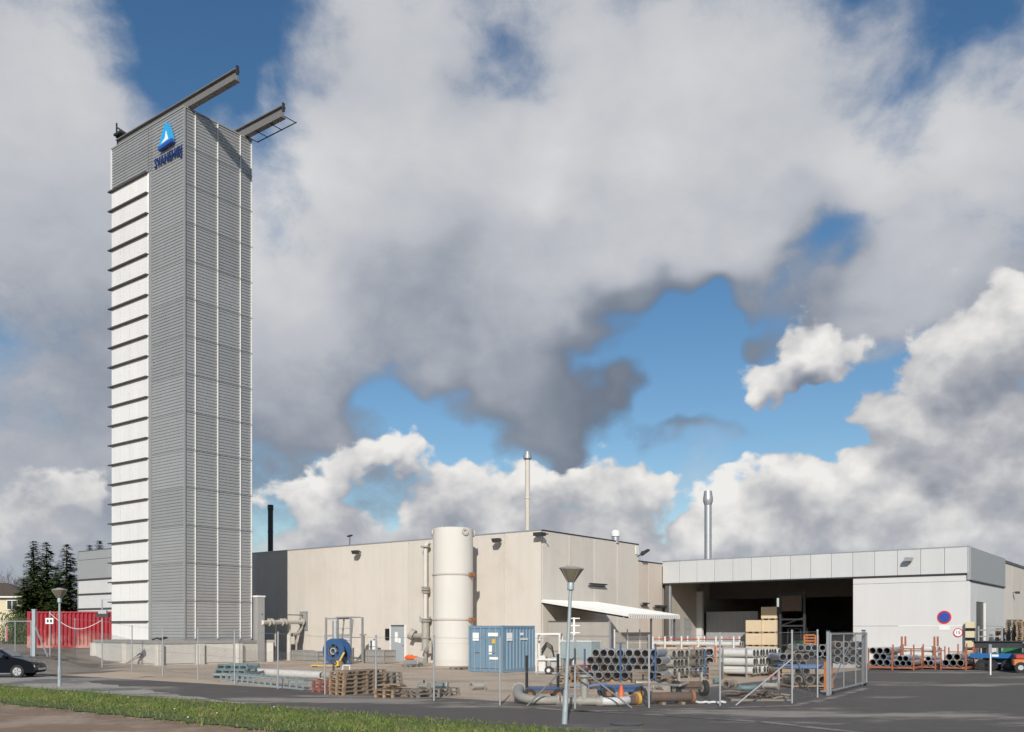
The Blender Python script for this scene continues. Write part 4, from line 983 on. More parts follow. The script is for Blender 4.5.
def build_fences():
    def post(px, py, ptop):
        v = None
        # march along the column for the ground height
        D = 25.0
        while D < 120:
            X = (px-CX)/F*D; z = terrain(X, D)
            if HZ + (CAMH-z)*F/D <= py: break
            D += .1
        return (X, D, z, (py-ptop)*D/F)
    left = [post(*a) for a in ((50, 657.5, 612), (75, 663, 619), (102, 667.5, 620.5), (132, 672, 626), (162.5, 675.5, 628), (198, 679.6, 629), (234.5, 684, 632), (278, 689, 633), (325, 694.5, 636), (376, 697.5, 636.5), (434, 701, 637), (500, 705.4, 638))]
    fence('wire_fence', 'long chain link fence on grey posts along the road by the tower', left)
    front = [post(*a) for a in ((500.6, 705.4, 638), (575, 709, 637), (649, 708, 636), (720, 706, 634), (792, 703.5, 631.5))]
    # keep the end post shared by eye only: start the front run a hand's breadth further on
    f0 = front[0]; f1 = front[1]; front[0] = (f0[0]+.12, f0[1]-.02, 0, f0[3])
    bz = lambda px, py, ptop, qx, qy: None
    top = lambda p, f=.9: (p[0], p[1], p[2]+p[3]*f)
    br = []
    g = G(632, 708); br.append((top(front[1], .62), (g.x, g.y+.05, 0)))
    g = G(527, 706); br.append((top(front[1], .72), (g.x, g.y+.05, 0)))
    g = G(736, 705.5); br.append((top(front[4], .62), (g.x, g.y+.05, 0)))
    fence('wire_fence', 'low chain link fence before the elbow pipes and traffic cone', front, braces=br, first=1)
    side = [post(*a) for a in ((793.4, 703.3, 631.5), (817.5, 697.5, 631))]
    g = G(812, 698); 
    fence('wire_fence', 'short return of chain link fence beside the blue tarp', side, first=1, braces=[(top(side[0], .7), (g.x, g.y, 0))])
    # gate leaf on the right
    a = Vector(G(830.5, 695)); b = Vector(G(866.5, 685.5)); d = (b-a); L = d.length; rz = math.atan2(d.y, d.x)
    def gate(name, label, a, L, rz, h, z0=.12, bars=3, diag=True, mesh=True):
        t = thing(name, label, 'gate', a, rz)
        for x in (0, L): MB().box(x-.03, x+.03, -.03, .03, z0-.10 if x == 0 else z0, h).build('stile', K['galv'], t)
        for z in (z0, h-.07): MB().box(.03, L-.03, -.025, .025, z, z+.05).build('rail', K['galv'], t)
        for i in range(1, bars): x = L*i/bars; MB().box(x-.018, x+.018, -.018, .018, z0+.05, h-.07).build('bar', K['galv'], t)
        if diag: MB().bar((.08, .05, z0+.1), (L*.66, .05, h-.1), .035).build('brace', K['galv'], t)
        if mesh: stuff(wire_mesh((.05, 0, 0), (L-.05, 0, 0), h-.1, h-.1, z0, z0, .06, .0020).build('wire_netting', K['oldwire'], t))
        for x in (.3, L-.3): MB().cyl((x, -.05, .07), (x, .05, .07), .07, 12).build('roller', K['rubber'], t)
        return t
    gate('sliding_gate', 'open mesh gate leaf standing at the yard entrance', a, L, rz, 2.25)
    g1 = Vector(G(822, 696.5)); g2 = Vector(G(871, 684.0))
    t = thing('gate_post', 'stout grey post at the far end of the open mesh gate', 'post', G(862.5, 685.5), TH)
    MB().box(-.06, .06, .08, .20, 0, 2.32).build('shaft', K['galv'], t); MB().box(-.07, .07, .07, .21, 2.32, 2.36).build('cap', K['darksteel'], t)
    t = thing('gate_post', 'slim grey post hinging the open mesh gate near the blue tarp', 'post', G(828.2, 695.6), TH)
    MB().box(-.05, .05, -.05, .05, 0, 2.3).build('shaft', K['galv'], t); MB().box(-.06, .06, -.06, .06, 2.3, 2.34).build('cap', K['darksteel'], t)
    # left gate, beyond the black car
    p = post(31.5, 655, 611); a = Vector((p[0], p[1], p[2])); D2 = p[1]*1.02; L = 3.2
    gt = gate('mesh_gate', 'tall grey mesh gate behind the black car at the left edge', a-Vector((L, -.3, 0)), L, math.atan2(-.3, L)*1.0, p[3]*.97, .25, 3, False)
    gt.location = (p[0]-L, p[1]+.3, terrain(p[0]-L, p[1]+.3))
    for k in range(7):
        x = 1.2+k*.26; MB().prism([(x, .02), (x+.13, .02), (x+.26, .22), (x+.13, .22)], -.10, -.05).build('warning_stripe', K['yellow' if k % 2 else 'black'], gt)
    s = MB().bar((1.63, -.08, 1.35), (1.63, -.08, 2.15), .18, .02).build('warning_board', K['logow'], gt)
    for k in range(4): MB().prism([(1.545, 1.38+k*.2), (1.715, 1.45+k*.2), (1.715, 1.55+k*.2), (1.545, 1.48+k*.2)], -.098, -.092).build('red_stripe', K['signred'], s)
    t = thing('gate_post', 'thick grey post closing the left mesh gate', 'post', (p[0]+.18, p[1]-.02, p[2]), 0)
    MB().box(-.10, .10, -.1, .1, -.1, p[3]+.05).build('shaft', K['lampgrey'], t); MB().box(-.12, .12, -.12, .12, p[3]+.05, p[3]+.10).build('cap', K['galv'], t)
    e = G(52, 660); MB().bar((.1, -.12, p[3]*.66), (1.35, -1.0, -.1), .07).build('brace', K['galv'], t)
    # notice on the fence
    a, b = left[0], left[1]
    s = thing('fence_sign', 'small white notice on the fence before the red container', 'sign', (a[0], a[1]-.06, a[2]+a[3]*.80), 0)
    MB().box(-.24, .24, -.02, 0, -.18, .18).build('plate', K['paper'], s)
    for x in (-.1, .1): MB().box(x-.06, x+.06, -.026, -.022, -.09, .09).build('pictogram', K['darksteel'], s)
    # slack cable along the container
    m = left[2]
    pts = [Vector((a[0], a[1]-.1, a[2]+a[3]*.98)).lerp(Vector((m[0], m[1]-.1, m[2]+m[3]*1.0)), k/12) + Vector((0, 0, -.75*math.sin(math.pi*k/12))) for k in range(13)]
    o0 = pts[0].copy(); tag(MB().path([q-o0 for q in pts], .018, 6).build('slack_cable', K['paper'], loc=o0), 'pale slack cable strung along the fence before the red container', 'cable')
    t = thing('camera_post', 'thin post with a small box on top near the plinth corner', 'post', (m[0]+.12, m[1]-.25, m[2]), 0)
    D = m[1]; h = (667-599)*D/F
    MB().cyl((0, 0, -.1), (0, 0, h), .045, 8).build('pole', K['galv'], t); MB().box(-.35, .45, -.15, .15, h*.74, h*.79).build('shelf', K['darksteel'], t); MB().box(-.2, .3, -.1, .1, h*.79, h*.84).build('box', K['galv'], t)
    MB().bar((0, 0, h), (.55, 0, h), .05).build('arm', K['galv'], t)
build_fences()

# ------------------------------------------------------------------ street lamps
def build_lamps():
    def lamp(label, px, py, ptop, lean=0.):
        g = G(px, py); D = g.y; H = (py-ptop)*D/F
        t = thing('street_lamp', label, 'street lamp', g, 0, 'grey cone head street lamps on the verge'); t.rotation_euler[1] = lean
        MB().cyl((0, 0, -.1), (0, 0, .85), .074, 16, .068).build('base_sleeve', K['lampgrey'], t, True)
        MB().cyl((0, 0, .85), (0, 0, H-.60), .050, 16, .042).build('pole', K['lampgrey'], t, True)
        MB().box(-.025, .025, -.08, -.066, .3, .62).build('service_door', K['galv'], t)
        MB().lathe([(.058, H-.62), (.085, H-.60), (.085, H-.45), (.075, H-.42)], 16).build('collar', K['lampgrey'], t, True)
        b = MB().lathe([(.07, H-.43), (.10, H-.40), (.29, H-.10), (.27, H-.10), (.05, H-.38)], 28).build('bowl', K['lampglass'], t, True)
        MB().lathe([(.30, H-.10), (.315, H-.07), (.22, H-.035), (.13, H-.025), (.11, H), (.02, H)], 28).build('hood', K['pipeold'], t, True)
        for k in range(4):
            a = k*math.pi/2+.6; MB().bar((.09*math.cos(a), .09*math.sin(a), H-.42), (.305*math.cos(a), .305*math.sin(a), H-.09), .014).build('rib', K['galv'], b)
        MB().cyl((0, 0, H-.36), (0, 0, H-.12), .045, 12).build('bulb', K['lens'], b, True)
    lamp('near street lamp with a cone head in front of the pipe yard', 564.5, 724, 565.5, .045)
    lamp('distant street lamp with a cone head before the red container', 59.5, 686.5, 588)
build_lamps()

# ------------------------------------------------------------------ pallets
def pallet_proto(m):
    mb = MB()
    for i in range(5): x = -.4+i*.175; mb.box(x, x+.10 if i != 2 else x+.10, -.6, .6, .122, .144)
    d = ('deck', mb)
    mb = MB()
    for y in (-.6, -.05, .5): mb.box(-.4, .4, y, y+.10, .10, .1215)
    s = ('stringer', mb)
    mb = MB()
    for x in (-.4, -.05, .3):
        for y in (-.6, -.05, .5): mb.box(x, x+.10, y, y+.10, .022, .0995)
    b = ('block', mb)
    mb = MB()
    for x in (-.4, -.05, .3): mb.box(x, x+.10, -.6, .6, 0, .0215)
    f = ('runner', mb)
    return [(n, k.mesh('pallet_'+n, K[m])) for n, k in (d, s, b, f)]
PAL = {m: pallet_proto(m) for m in ('wood', 'woodgrey', 'woodred')}
def pallet(loc, rz, label, group, m='wood'):
    t = thing('pallet', label, 'pallet', loc, rz, group)
    for n, me in PAL[m]: stuff(place(n, me, t))
    return t
ORD = ['first', 'second', 'third', 'fourth', 'fifth', 'sixth', 'seventh', 'eighth', 'ninth', 'tenth', 'eleventh', 'twelfth', 'thirteenth', 'fourteenth', 'fifteenth', 'sixteenth', 'seventeenth', 'eighteenth', 'nineteenth', 'twentieth', 'twenty-first', 'twenty-second']
def level(i, n): return 'lone' if n == 1 else 'topmost' if i == n-1 else 'lowest' if i == 0 else ORD[i]+' lowest'
def build_pallets():
    def stack(px, py, n, label, group, m='wood', rz=TH, jitter=.03, z0=0.004, dx=0, dy=0):
        g = G(px, py)
        for i in range(n):
            pallet((g.x+dx+random.uniform(-jitter, jitter), g.y+dy+random.uniform(-jitter, jitter), z0+i*.1455), rz+random.uniform(-.05, .05), level(i, n)+' '+label.replace('lone ', ''), group, m)
    stack(349, 694.5, 6, 'wooden pallet in the left pile of the stack by the fence', 'pallets piled by the fence, left pile')
    stack(367, 693.0, 6, 'wooden pallet in the middle pile of the stack by the fence', 'pallets piled by the fence, middle pile')
    stack(384, 691.0, 5, 'grey wooden pallet in the right pile of the stack by the fence', 'pallets piled by the fence, right pile', 'woodgrey')
    stack(331, 692, 3, 'red stained pallet at the left end of the pile by the fence', 'red stained pallets by the fence', 'woodred')
    stack(393, 697, 2, 'brown pallet in the low pile right of the tall pallet stack', 'low pallets by the fence', 'wood', TH+.2)
    stack(424, 697, 2, 'weathered pallet in the low pile nearest the white tank', 'weathered low pallets by the fence', 'woodgrey', TH-.15)
    stack(441, 696, 2, 'weathered pallet at the right end of the low piles by the fence', 'end low pallets by the fence', 'woodgrey', TH+.1)
    stack(412, 667, 1, 'lone pallet under the orange covered pump', 'pump pallet', 'woodgrey')
    stack(571, 682, 5, 'brown pallet in the pile left of the big pipe stack', 'pallets left of the pipe stack', 'wood')
    stack(583, 681, 5, 'red brown pallet in the pile touching the big pipe stack', 'pallets touching the pipe stack', 'woodred')
    stack(460, 669.5, 1, 'lone pallet lying between the tank and the blue container', 'pallet by the container', 'woodgrey')
    # tall pile at the right edge
    for k, (px, py, n) in enumerate(((1003, 663.5, 17), (1014, 664.5, 21), (1024, 665.5, 20))):
        stack(px, py, n, ['wooden pallet in the leftmost tall pile at the tan hall', 'wooden pallet in the middle tall pile at the tan hall', 'wooden pallet in the tall pile cut by the right edge'][k], 'tall pallet pile %s at the tan hall' % ['left', 'middle', 'right'][k], ('wood', 'woodgrey', 'wood')[k])
    # stones and valves lying on the low pallets
    g = G(394, 697); t = thing('timber_offcuts', 'heap of timber offcuts on the low brown pallets', 'timber', (g.x, g.y, .30), TH)
    for k in range(7): MB().bar((random.uniform(-.5, .3), random.uniform(-.5, .5), .04+.015*k), (random.uniform(-.1, .6), random.uniform(-.5, .5), .05+.02*k), .09, .05).build('offcut', K['wood'], t)
    g = G(424, 697); t = thing('cast_fitting', 'pale cast fitting lying on the weathered low pallet', 'fitting', (g.x, g.y, .30), TH)
    MB().cyl((-.35, 0, .16), (.35, 0, .16), .14, 14).build('body', K['pipeold'], t, True)
    for x in (-.38, .30): MB().cyl((x, 0, .16), (x+.08, 0, .16), .20, 16).build('flange', K['pipeold'], t)
    MB().cyl((0, 0, .2), (0, 0, .48), .05, 10).build('spindle', K['darksteel'], t); t.scale = (.62,)*3
    g = G(441, 696); t = thing('blue_fitting', 'bluish flanged fitting on the end low pallet', 'fitting', (g.x, g.y, .30), TH+.4)
    MB().cyl((-.4, 0, .14), (.4, 0, .14), .13, 14).build('body', K['teal'], t, True); t.scale = (.62,)*3
    for x in (-.42, .34): MB().cyl((x, 0, .16), (x+.08, 0, .16), .19, 16).build('flange', K['pipeold'], t)
build_pallets()

# ------------------------------------------------------------------ teal frames, white pipe on the left
def build_left_gear():
    a = Vector(G(221, 681.5)); b = Vector(G(303, 690)); d = b-a; L = d.length; rz = math.atan2(d.y, d.x)
    t = thing('lattice_frame', 'long pale teal lattice frame lying along the fence', 'frame', a, rz)
    for y in (0, .55):
        for z in (.03, .36): MB().box(0, L, y-.035, y+.035, z-.03, z+.04).build('chord', K['paleteal'], t)
        n = 14
        for i in range(n+1): MB().box(L*i/n-.03, L*i/n+.03, y-.028, y+.028, .07, .33).build('upright', K['paleteal'], t)
    for i in range(15): MB().box(L*i/14-.025, L*i/14+.025, .035, .515, .33, .385).build('cross_bar', K['teal'], t)
    g = G(222, 681); s0 = Vector(G(207, 679.5)); s1 = Vector(G(238, 681.5))
    for lvl in range(3):
        t = thing('teal_trestle', ['lowest teal steel trestle in the small stack near the plinth', 'middle teal steel trestle in the small stack near the plinth', 'top teal steel trestle in the small stack near the plinth'][lvl], 'trestle', Vector((s0.x+.1*lvl, s0.y+1.0, .004+.24*lvl)), TH+.30, 'stacked teal steel trestles')
        Lf = 1.7
        for y in (0, .9): MB().box(0, Lf, y-.05, y+.05, .14, .235).build('rail', K['teal' if lvl else 'paleteal'], t)
        for i in range(5): MB().box(Lf*i/4-.04, Lf*i/4+.04, -.05, .95, .0, .138).build('bearer', K['teal'], t)
    a = Vector(G(247, 676)); b = Vector(G(322, 680.5)); d = b-a; L = d.length
    t = thing('long_pipe', 'long white pipe lying on the yard behind the teal lattice frame', 'pipe', a, math.atan2(d.y, d.x))
    MB().tube((0, 0, .24), (L, 0, .24), .18, .15, 20).build('barrel', K['pipewhite'], t, True)
    for x in (.3, L-.3): MB().box(x-.06, x+.06, -.25, .25, 0, .09).build('bearer', K['wood'], t)
    MB().path([(.15, 0, .42), (.2, 0, .55), (.6, 0, .62), (.9, 0, .45)], .03, 6).build('sling', K['paleteal'], t)
    g = G(345, 678); t = thing('white_stool', 'small white tubular frame on the yard behind the pallets', 'frame', g, TH)
    for x in (-.28, .28): MB().bar((x, 0, 0), (x*.85, .1, .62), .045).build('leg', K['trim'], t)
    MB().bar((-.26, .1, .62), (.26, .1, .62), .05).build('rail', K['trim'], t)
    g = G(331, 681.5); t = thing('valve_assembly', 'low dark valve assembly on the yard behind the red pallets', 'valve', (g.x, g.y+.6, 0), TH)
    MB().cyl((-.7, 0, .25), (.7, 0, .25), .16, 14).build('body', K['pipeold'], t, True); MB().cyl((0, 0, .3), (0, 0, .85), .05, 8).build('spindle', K['darksteel'], t)
    MB().tube((0, -.02, .85), (0, .02, .88), .17, .13, 14).build('handwheel', K['darksteel'], t)
    for x in (-.5, .45): MB().box(x, x+.1, -.2, .2, 0, .11).build('foot', K['wood'], t)
build_left_gear()

# ------------------------------------------------------------------ pipes: every one its own object
def pipe_mesh(length, r, m, flange=True, name='pipe'):
    mb = MB(); mb.tube((0, 0, 0), (0, length, 0), r*.94 if flange else r, r*.84 if flange else r*.88, 18)
    if flange:
        for y in (.0, length-.045): mb.tube((0, y-.004, 0), (0, y+.049, 0), r*1.0, r*.835, 18)
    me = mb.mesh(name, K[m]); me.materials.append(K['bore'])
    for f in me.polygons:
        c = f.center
        if abs(f.normal.y) < .5 and math.hypot(c.x, c.z) < r*.88: f.material_index = 1  # inner faces take the painted shade colour
    return me
def pipes(origin, rz, cols, rows, r, length, m, label, group, pitch=None, hexa=False, z0=.12, vary=.06, skip=(), side='pipe from left'):
    """pipe axis along local +y from the front face; columns along local x"""
    ms = []
    for mm in ((m, m, 'pipebrown', 'pipeblue') if m == 'pipe' else (m,)):
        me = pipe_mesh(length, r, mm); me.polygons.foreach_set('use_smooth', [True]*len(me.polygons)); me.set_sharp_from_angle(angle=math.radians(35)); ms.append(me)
    pitch = pitch or 2.06*r
    c, s = math.cos(rz), math.sin(rz)
    for j in range(rows):
        for i in range(cols - (j % 2 if hexa else 0)):
            if (i, j) in skip: continue
            lx = (i + (.5*(j % 2) if hexa else 0))*pitch; lz = z0 + r + j*(pitch*.87 if hexa else pitch)
            ly = random.uniform(-vary, vary)
            o = place('pipe', random.choice(ms), None, loc=(origin[0]+c*lx-s*ly, origin[1]+s*lx+c*ly, lz), rz=rz+random.uniform(-.012, .012)); o.rotation_euler[1] = random.uniform(0, 6.28)
            nc = cols - (j % 2 if hexa else 0)
            rw = '' if rows == 1 else (' in the '+('bottom' if j == 0 else 'top' if j == rows-1 else 'middle' if rows == 3 else ORD[j])+' row')
            tag(o, ORD[i]+' '+side+rw+', '+label, 'pipe', group)
def bearer_set(origin, rz, w, ys, label, z=.11, m='wood', extra=()):
    t = thing('pipe_cradle', label, 'rack', (origin[0], origin[1], 0), rz)
    for y in ys: MB().box(-.25, w+.05, y-.06, y+.06, 0, z).build('bearer', K[m], t)
    return t
def posts_on(t, specs, m):
    for (x, y, h, w) in specs: MB().box(x-w/2, x+w/2, y-w/2, y+w/2, 0, h).build('post', K[m], t)
def build_pipe_yard():
    r = .195
    # big bundle, ends to the road
    o = G(591, 681.8); pipes(o, TH+.30, 9, 4, r*.95, 2.2, 'pipe', 'big bundle behind the traffic cone', 'pipes of the big bundle', pitch=.385, hexa=True, vary=.12, z0=.12)
    t = bearer_set(o, TH+.30, 8*.385, (.35, 1.8), 'timber cradle under the big pipe bundle')
    posts_on(t, ((1.37+.03, -.14, 1.75, .07), (2.98, -.14, 1.75, .07), (-.27, -.1, 1.5, .07)), 'blue')
    # side-on short bundle
    o = G(690.5, 677.5); w = 3
    for k, (px, py) in enumerate(((674.5, 679.5), (696.5, 678.0))):
        o = G(px, py); pipes(o, TH+math.pi/2, 5, 3, .21, 1.05, 'pipeold' if k == 0 else 'pipe', ['weathered pile right of big bundle', 'grey pile left of orange frame'][k], ['short weathered pipe pile', 'short grey pipe pile'][k], pitch=.43, vary=.04)
        t = bearer_set(o, TH+math.pi/2, 5*.43, (.25, .85), ['timber cradle under the weathered short pipes', 'timber cradle under the grey short pipes left of the orange frame'][k])
        posts_on(t, ((-.26, .3, 1.5, .06), (-.26, .85, 1.5, .06)), 'paleteal')
    # four pipes in an orange frame
    o = G(700, 677); pipes(o, TH+.45, 2, 3, .22, 1.6, 'pipe', 'small bundle held by the orange frame', 'pipes in the orange frame', pitch=.46, vary=.02)
    t = bearer_set(o, TH+.45, .7, (.3, 1.3), 'orange frame holding a small bundle of pipes', m='orack')
    posts_on(t, ((-.29, -.10, 1.55, .08), (.76, -.10, 1.55, .08), (-.29, 1.5, 1.55, .08), (.76, 1.5, 1.55, .08)), 'orack'); posts_on(t, ((.235, -.12, 1.4, .07),), 'blue')
    # long bundle seen from its side, ends to the gate
    o = G(753.5, 677.3); pipes(o, TH+math.pi/2, 9, 3, .205, 1.75, 'pipewhite', 'pale side-on bundle before the loading bay', 'pipes of the pale side-on bundle', pitch=.43, vary=.07, z0=.13)
    t = bearer_set(o, TH+math.pi/2, 9*.43, (.25, 1.5), 'timber cradle under the pale side-on pipe bundle')
    posts_on(t, ((-.27, .25, 1.45, .06), (-.27, 1.5, 1.45, .06)), 'galv')
    o = G(783, 677.5); pipes(o, TH+.75, 4, 3, .19, 1.5, 'pipe', 'cluster with ends towards the right gate', 'pipes of the cluster by the gate', pitch=.40, hexa=True, vary=.07)
    bearer_set(o, TH+.75, 1.5, (.3, 1.2), 'red bearers under the pipe cluster near the gate', m='redpaint')
    # rear clusters along the bay
    o = G(797, 667); pipes(o, TH+.55, 9, 2, .21, 3.0, 'pipe', 'rear rank behind the blue tarp', 'wide pipes behind the blue tarp', pitch=.45, hexa=True, vary=.15, z0=.62)
    t = bearer_set(o, TH+.55, 4.1, (.3, 2.5), 'tall cradle under the wide pipes behind the blue tarp', z=.61, m='darksteel')
    o = G(838, 668); pipes(o, TH+.55, 4, 3, .22, 2.4, 'pipe', 'cluster seen through the open mesh gate', 'pipes behind the mesh gate', pitch=.46, vary=.1, z0=.3)
    bearer_set(o, TH+.55, 1.9, (.3, 2.0), 'cradle under the pipes behind the mesh gate', z=.29, m='galv')
    # salmon pipes on a long rack
    o = G(740, 667.5)
    for z0, m, c in ((.95, 'pipebuff', 2), (1.32, 'pipewhite', 2)):
        pipes(o, TH+math.pi/2, c, 1, .15, 6.2, m, ['salmon, lower shelf of long rack before the bay', 'white, upper shelf of long rack before the bay'][m == 'pipewhite'], ['salmon pipes on the long rack', 'white pipes on the long rack'][m == 'pipewhite'], pitch=.34, z0=z0)
    t = thing('pipe_rack', 'long rack of thin pipes on pale posts before the loading bay', 'rack', (o.x, o.y, 0), TH+math.pi/2)
    for y in (.3, 1.5, 2.7, 3.9, 5.1, 6.0):
        MB().box(-.30, -.22, y-.04, y+.04, 0, 1.95).build('post', K['trim'], t); MB().box(.58, .66, y-.04, y+.04, 0, 1.95).build('post', K['trim'], t)
        for z in (.86, 1.26): MB().box(-.22, .58, y-.04, y+.04, z, z+.055).build('arm', K['orack'], t)
    for z in (1.72,): MB().box(-.215, -.16, -.1, 6.2, z, z+.07).build('rail', K['redpaint'], t)
    # loads on the racks by the white wall
    def rack(px, py, w, d, h, label, grp, cols, rows, r_, m, hexa=True, rz=TH, face=True, plen=None):
        o = G(px, py); t = thing('stillage', label, 'rack', (o.x, o.y, 0), rz, 'orange stillages along the white wall')
        for x in (0, w):
            for y in (0, d): MB().box(x-.035, x+.035, y-.035, y+.035, 0, h-.15).build('post', K['orack'], t)
        for y in (0, d): MB().box(.05, w-.05, y-.045, y+.045, .10, .22).build('beam', K['orack'], t)
        for x in (0, w): MB().box(x-.045, x+.045, .05, d-.05, .10, .22).build('beam', K['orack'], t)
        MB().box(.05, w-.05, d-.04, d+.04, h-.45, h-.39).build('top_rail', K['orack'], t)
        c, s = math.cos(rz), math.sin(rz); k = .05+r_+.02
        pipes((o.x+c*k+s*.12, o.y+s*k-c*.12), rz, cols, rows, r_, plen or d+.2, m, label, 'pipes in the ' + label, pitch=(w-.14-2*r_)/max(1, cols-1) if cols > 1 else None, hexa=hexa, z0=.225, vary=.05)
    rack(868.5, 669.5, 1.35, 2.2, 1.45, 'orange stillage nearest mesh gate', '', 3, 3, .205, 'pipe')
    rack(893, 670, 1.15, 2.2, 1.65, 'orange stillage second from the mesh gate', '', 3, 2, .18, 'pipe')
    rack(911, 668.5, .7, 3.0, 1.40, 'narrow orange stillage amid the white wall', '', 2, 2, .15, 'pipe')
    rack(922, 669.3, .75, 2.4, 1.5, 'orange stillage left of the white side-on pipes', '', 2, 2, .17, 'pipe')
    rack(941, 670, 1.35, 2.0, 1.45, 'orange stillage left of the blue trailer', '', 3, 2, .205, 'pipe')
    rack(958, 668.5, .9, 2.5, 1.65, 'orange stillage beside the banded corner guard', '', 2, 2, .16, 'pipeold')
    o = G(938, 668.3); pipes(o, TH+math.pi/2, 2, 3, .17, 2.2, 'pipewhite', 'white side-on pile between the orange stillages', 'white pipes between stillages', pitch=.36, vary=.03, z0=.3)
    t = thing('stillage', 'orange cradle under the white side-on pipes at the white wall', 'rack', (o.x, o.y, 0), TH+math.pi/2)
    for y in (.15, 2.05):
        MB().box(-.2, .55, y-.05, y+.05, .18, .295).build('beam', K['orack'], t)
        for x in (-.25, .6): MB().box(x-.05, x+.05, y-.05, y+.05, 0, 1.95).build('post', K['orack'], t)
build_pipe_yard()

# ------------------------------------------------------------------ foreground pipework and carts
def build_foreground():
    # S-shaped elbow pipe along the fence
    P = lambda px, py, z: G(px, py) + Vector((0, 0, z*.74))
    o0 = G(540, 706)
    t = thing('elbow_pipe', 'large grey elbow pipe lying in a curve behind the front fence', 'pipe', o0, 0)
    raw = [P(519, 700, .50), P(517.5, 702, .40), P(519, 703.5, .32), P(524, 704.5, .27), P(531, 705, .24), P(538, 705.3, .22), P(546, 705.3, .21), P(556, 705, .21)]
    rs = [.24, .235, .23, .22, .21, .20, .19, .19]
    def smooth(pts, k=2):
        for _ in range(k):
            q = [pts[0]]
            for a, b in zip(pts[:-1], pts[1:]): q += [a.lerp(b, .25), a.lerp(b, .75)]
            q.append(pts[-1]); pts = q
        return pts
    pts = smooth([p-o0 for p in raw]); n = len(pts)
    MB().path(pts, .2, 18, rs=[.185+(.13-.185)*min(1, 1.6*i/(n-1)) for i in range(n)]).build('bend', K['pipeold'], t, True)
    MB().cyl(pts[-1], pts[-1]+Vector((.08, .01, 0)), .17, 20).build('flange', K['pipeold'], t); MB().cyl(pts[0]-(pts[1]-pts[0]).normalized()*.06, pts[0], .23, 20).build('flange', K['pipeold'], t)
    e = P(557.5, 705, .21)-o0; f = P(585, 706, .22)-o0
    tt = thing('spool_pipe', 'straight grey spool pipe with an upright branch behind the front fence', 'pipe', G(580, 706), 0); q0 = G(580, 706)
    a, b = P(562, 705.6, .20)-q0, P(598, 706.3, .20)-q0
    MB().tube(a, b, .125, .10, 20).build('barrel', K['pipeold'], tt, True)
    for c in (a, a.lerp(b, .5), b): MB().cyl(c-Vector((.04, 0, 0)), c+Vector((.035, 0, 0)), .165, 20).build('flange', K['pipeold'], tt)
    m = a.lerp(b, .62); MB().cyl(m, m+Vector((0, 0, .75)), .12, 16).build('branch', K['pipeold'], tt, True); MB().cyl(m+Vector((0, 0, .75)), m+Vector((0, 0, .83)), .2, 18).build('flange', K['pipeold'], tt)
    MB().cyl(m+Vector((0, 0, .83)), m+Vector((0, 0, 1.0)), .13, 14).build('neck', K['darksteel'], tt)
    t3 = thing('white_pipe', 'pale bent pipe end lying below the traffic cone', 'pipe', G(612, 706.5), 0); q0 = G(612, 706.5)
    pts = smooth([P(600, 706.4, .21)-q0, P(610, 706.6, .21)-q0, P(620, 706.4, .21)-q0, P(628, 705.5, .22)-q0, P(636, 703, .26)-q0])
    MB().path(pts, .13, 18).build('bend', K['pipewhite'], t3, True)
    MB().cyl(pts[0]-Vector((.02, 0, 0)), pts[0]+Vector((.07, 0, 0)), .175, 20).build('flange', K['pipeold'], t3); MB().cyl(pts[-1], pts[-1]+Vector((.07, .05, 0)), .175, 20).build('flange', K['pipeold'], t3)
    # pump skid with blue deck
    def cart(name, label, px, py, rz, L, Wd, wheel_r, deckm, bodym, posts=()):
        g = G(px, py); t = thing(name, label, 'cart', g, rz)
        for y in (0, Wd): MB().box(0, L, y-.05, y+.05, wheel_r*1.15, wheel_r*1.15+.12).build('chassis_rail', K[bodym], t)
        for x in (.1, L*.5, L-.1): MB().box(x-.04, x+.04, .05, Wd-.05, wheel_r*1.15+.01, wheel_r*1.15+.10).build('cross_member', K[bodym], t)
        MB().bbox(.08, L-.08, -.02, Wd+.02, wheel_r*1.15+.125, wheel_r*1.15+.20, .01).build('deck', K[deckm], t)
        for x in (L*.14, L*.86):
            for y in (-.12, Wd+.12):
                w = MB().cyl((x, y-.08, wheel_r), (x, y+.08, wheel_r), wheel_r, 22).build('wheel', K['rubber'], t, True)
                MB().cyl((x, y-.095, wheel_r), (x, y+.095, wheel_r), wheel_r*.45, 18).build('hub', K['rust'], w, True)
            MB().cyl((x, -.1, wheel_r), (x, Wd+.1, wheel_r), .04, 8).build('axle', K['darksteel'], t)
            MB().box(x-.05, x+.05, .0, Wd, wheel_r+.03, wheel_r*1.15).build('axle_mount', K['darksteel'], t)
        for (x, y, h) in posts: MB().cyl((x, y, wheel_r*1.15+.1), (x, y, h), .05, 10).build('stake', K['black'], t)
        return t
    cart('pump_cart', 'low blue decked cart with dark stakes behind the elbow pipe', 524, 700.5, .06, 1.35, .8, .20, 'blue', 'piperust', ((.10, .1, 1.5), (1.15, .1, 1.55)))
    cart('pump_cart', 'low blue decked cart just left of the traffic cone', 602, 699.5, .05, 1.5, .9, .22, 'blue', 'blue', ())
    g = G(580, 697); t = thing('tow_bar', 'thin blue tow bar lying between the two low carts', 'bar', g, 0)
    MB().bar((-.2, 0, .32), (.95, .3, .46), .06).build('bar', K['brightblue'], t); MB().tube((-.26, 0, .32), (-.26, 0, .36), .09, .05, 12).build('eye', K['darksteel'], t); MB().box(.2, .28, .06, .16, 0, .36).build('prop', K['darksteel'], t)
    # traffic cone
    g = G(620.8, 700.8); t = thing('traffic_cone', 'bright orange traffic cone among the pipes behind the front fence', 'traffic cone', (g.x, g.y-.12, .004), .2); t.scale = (1.2, 1.2, 1.12)
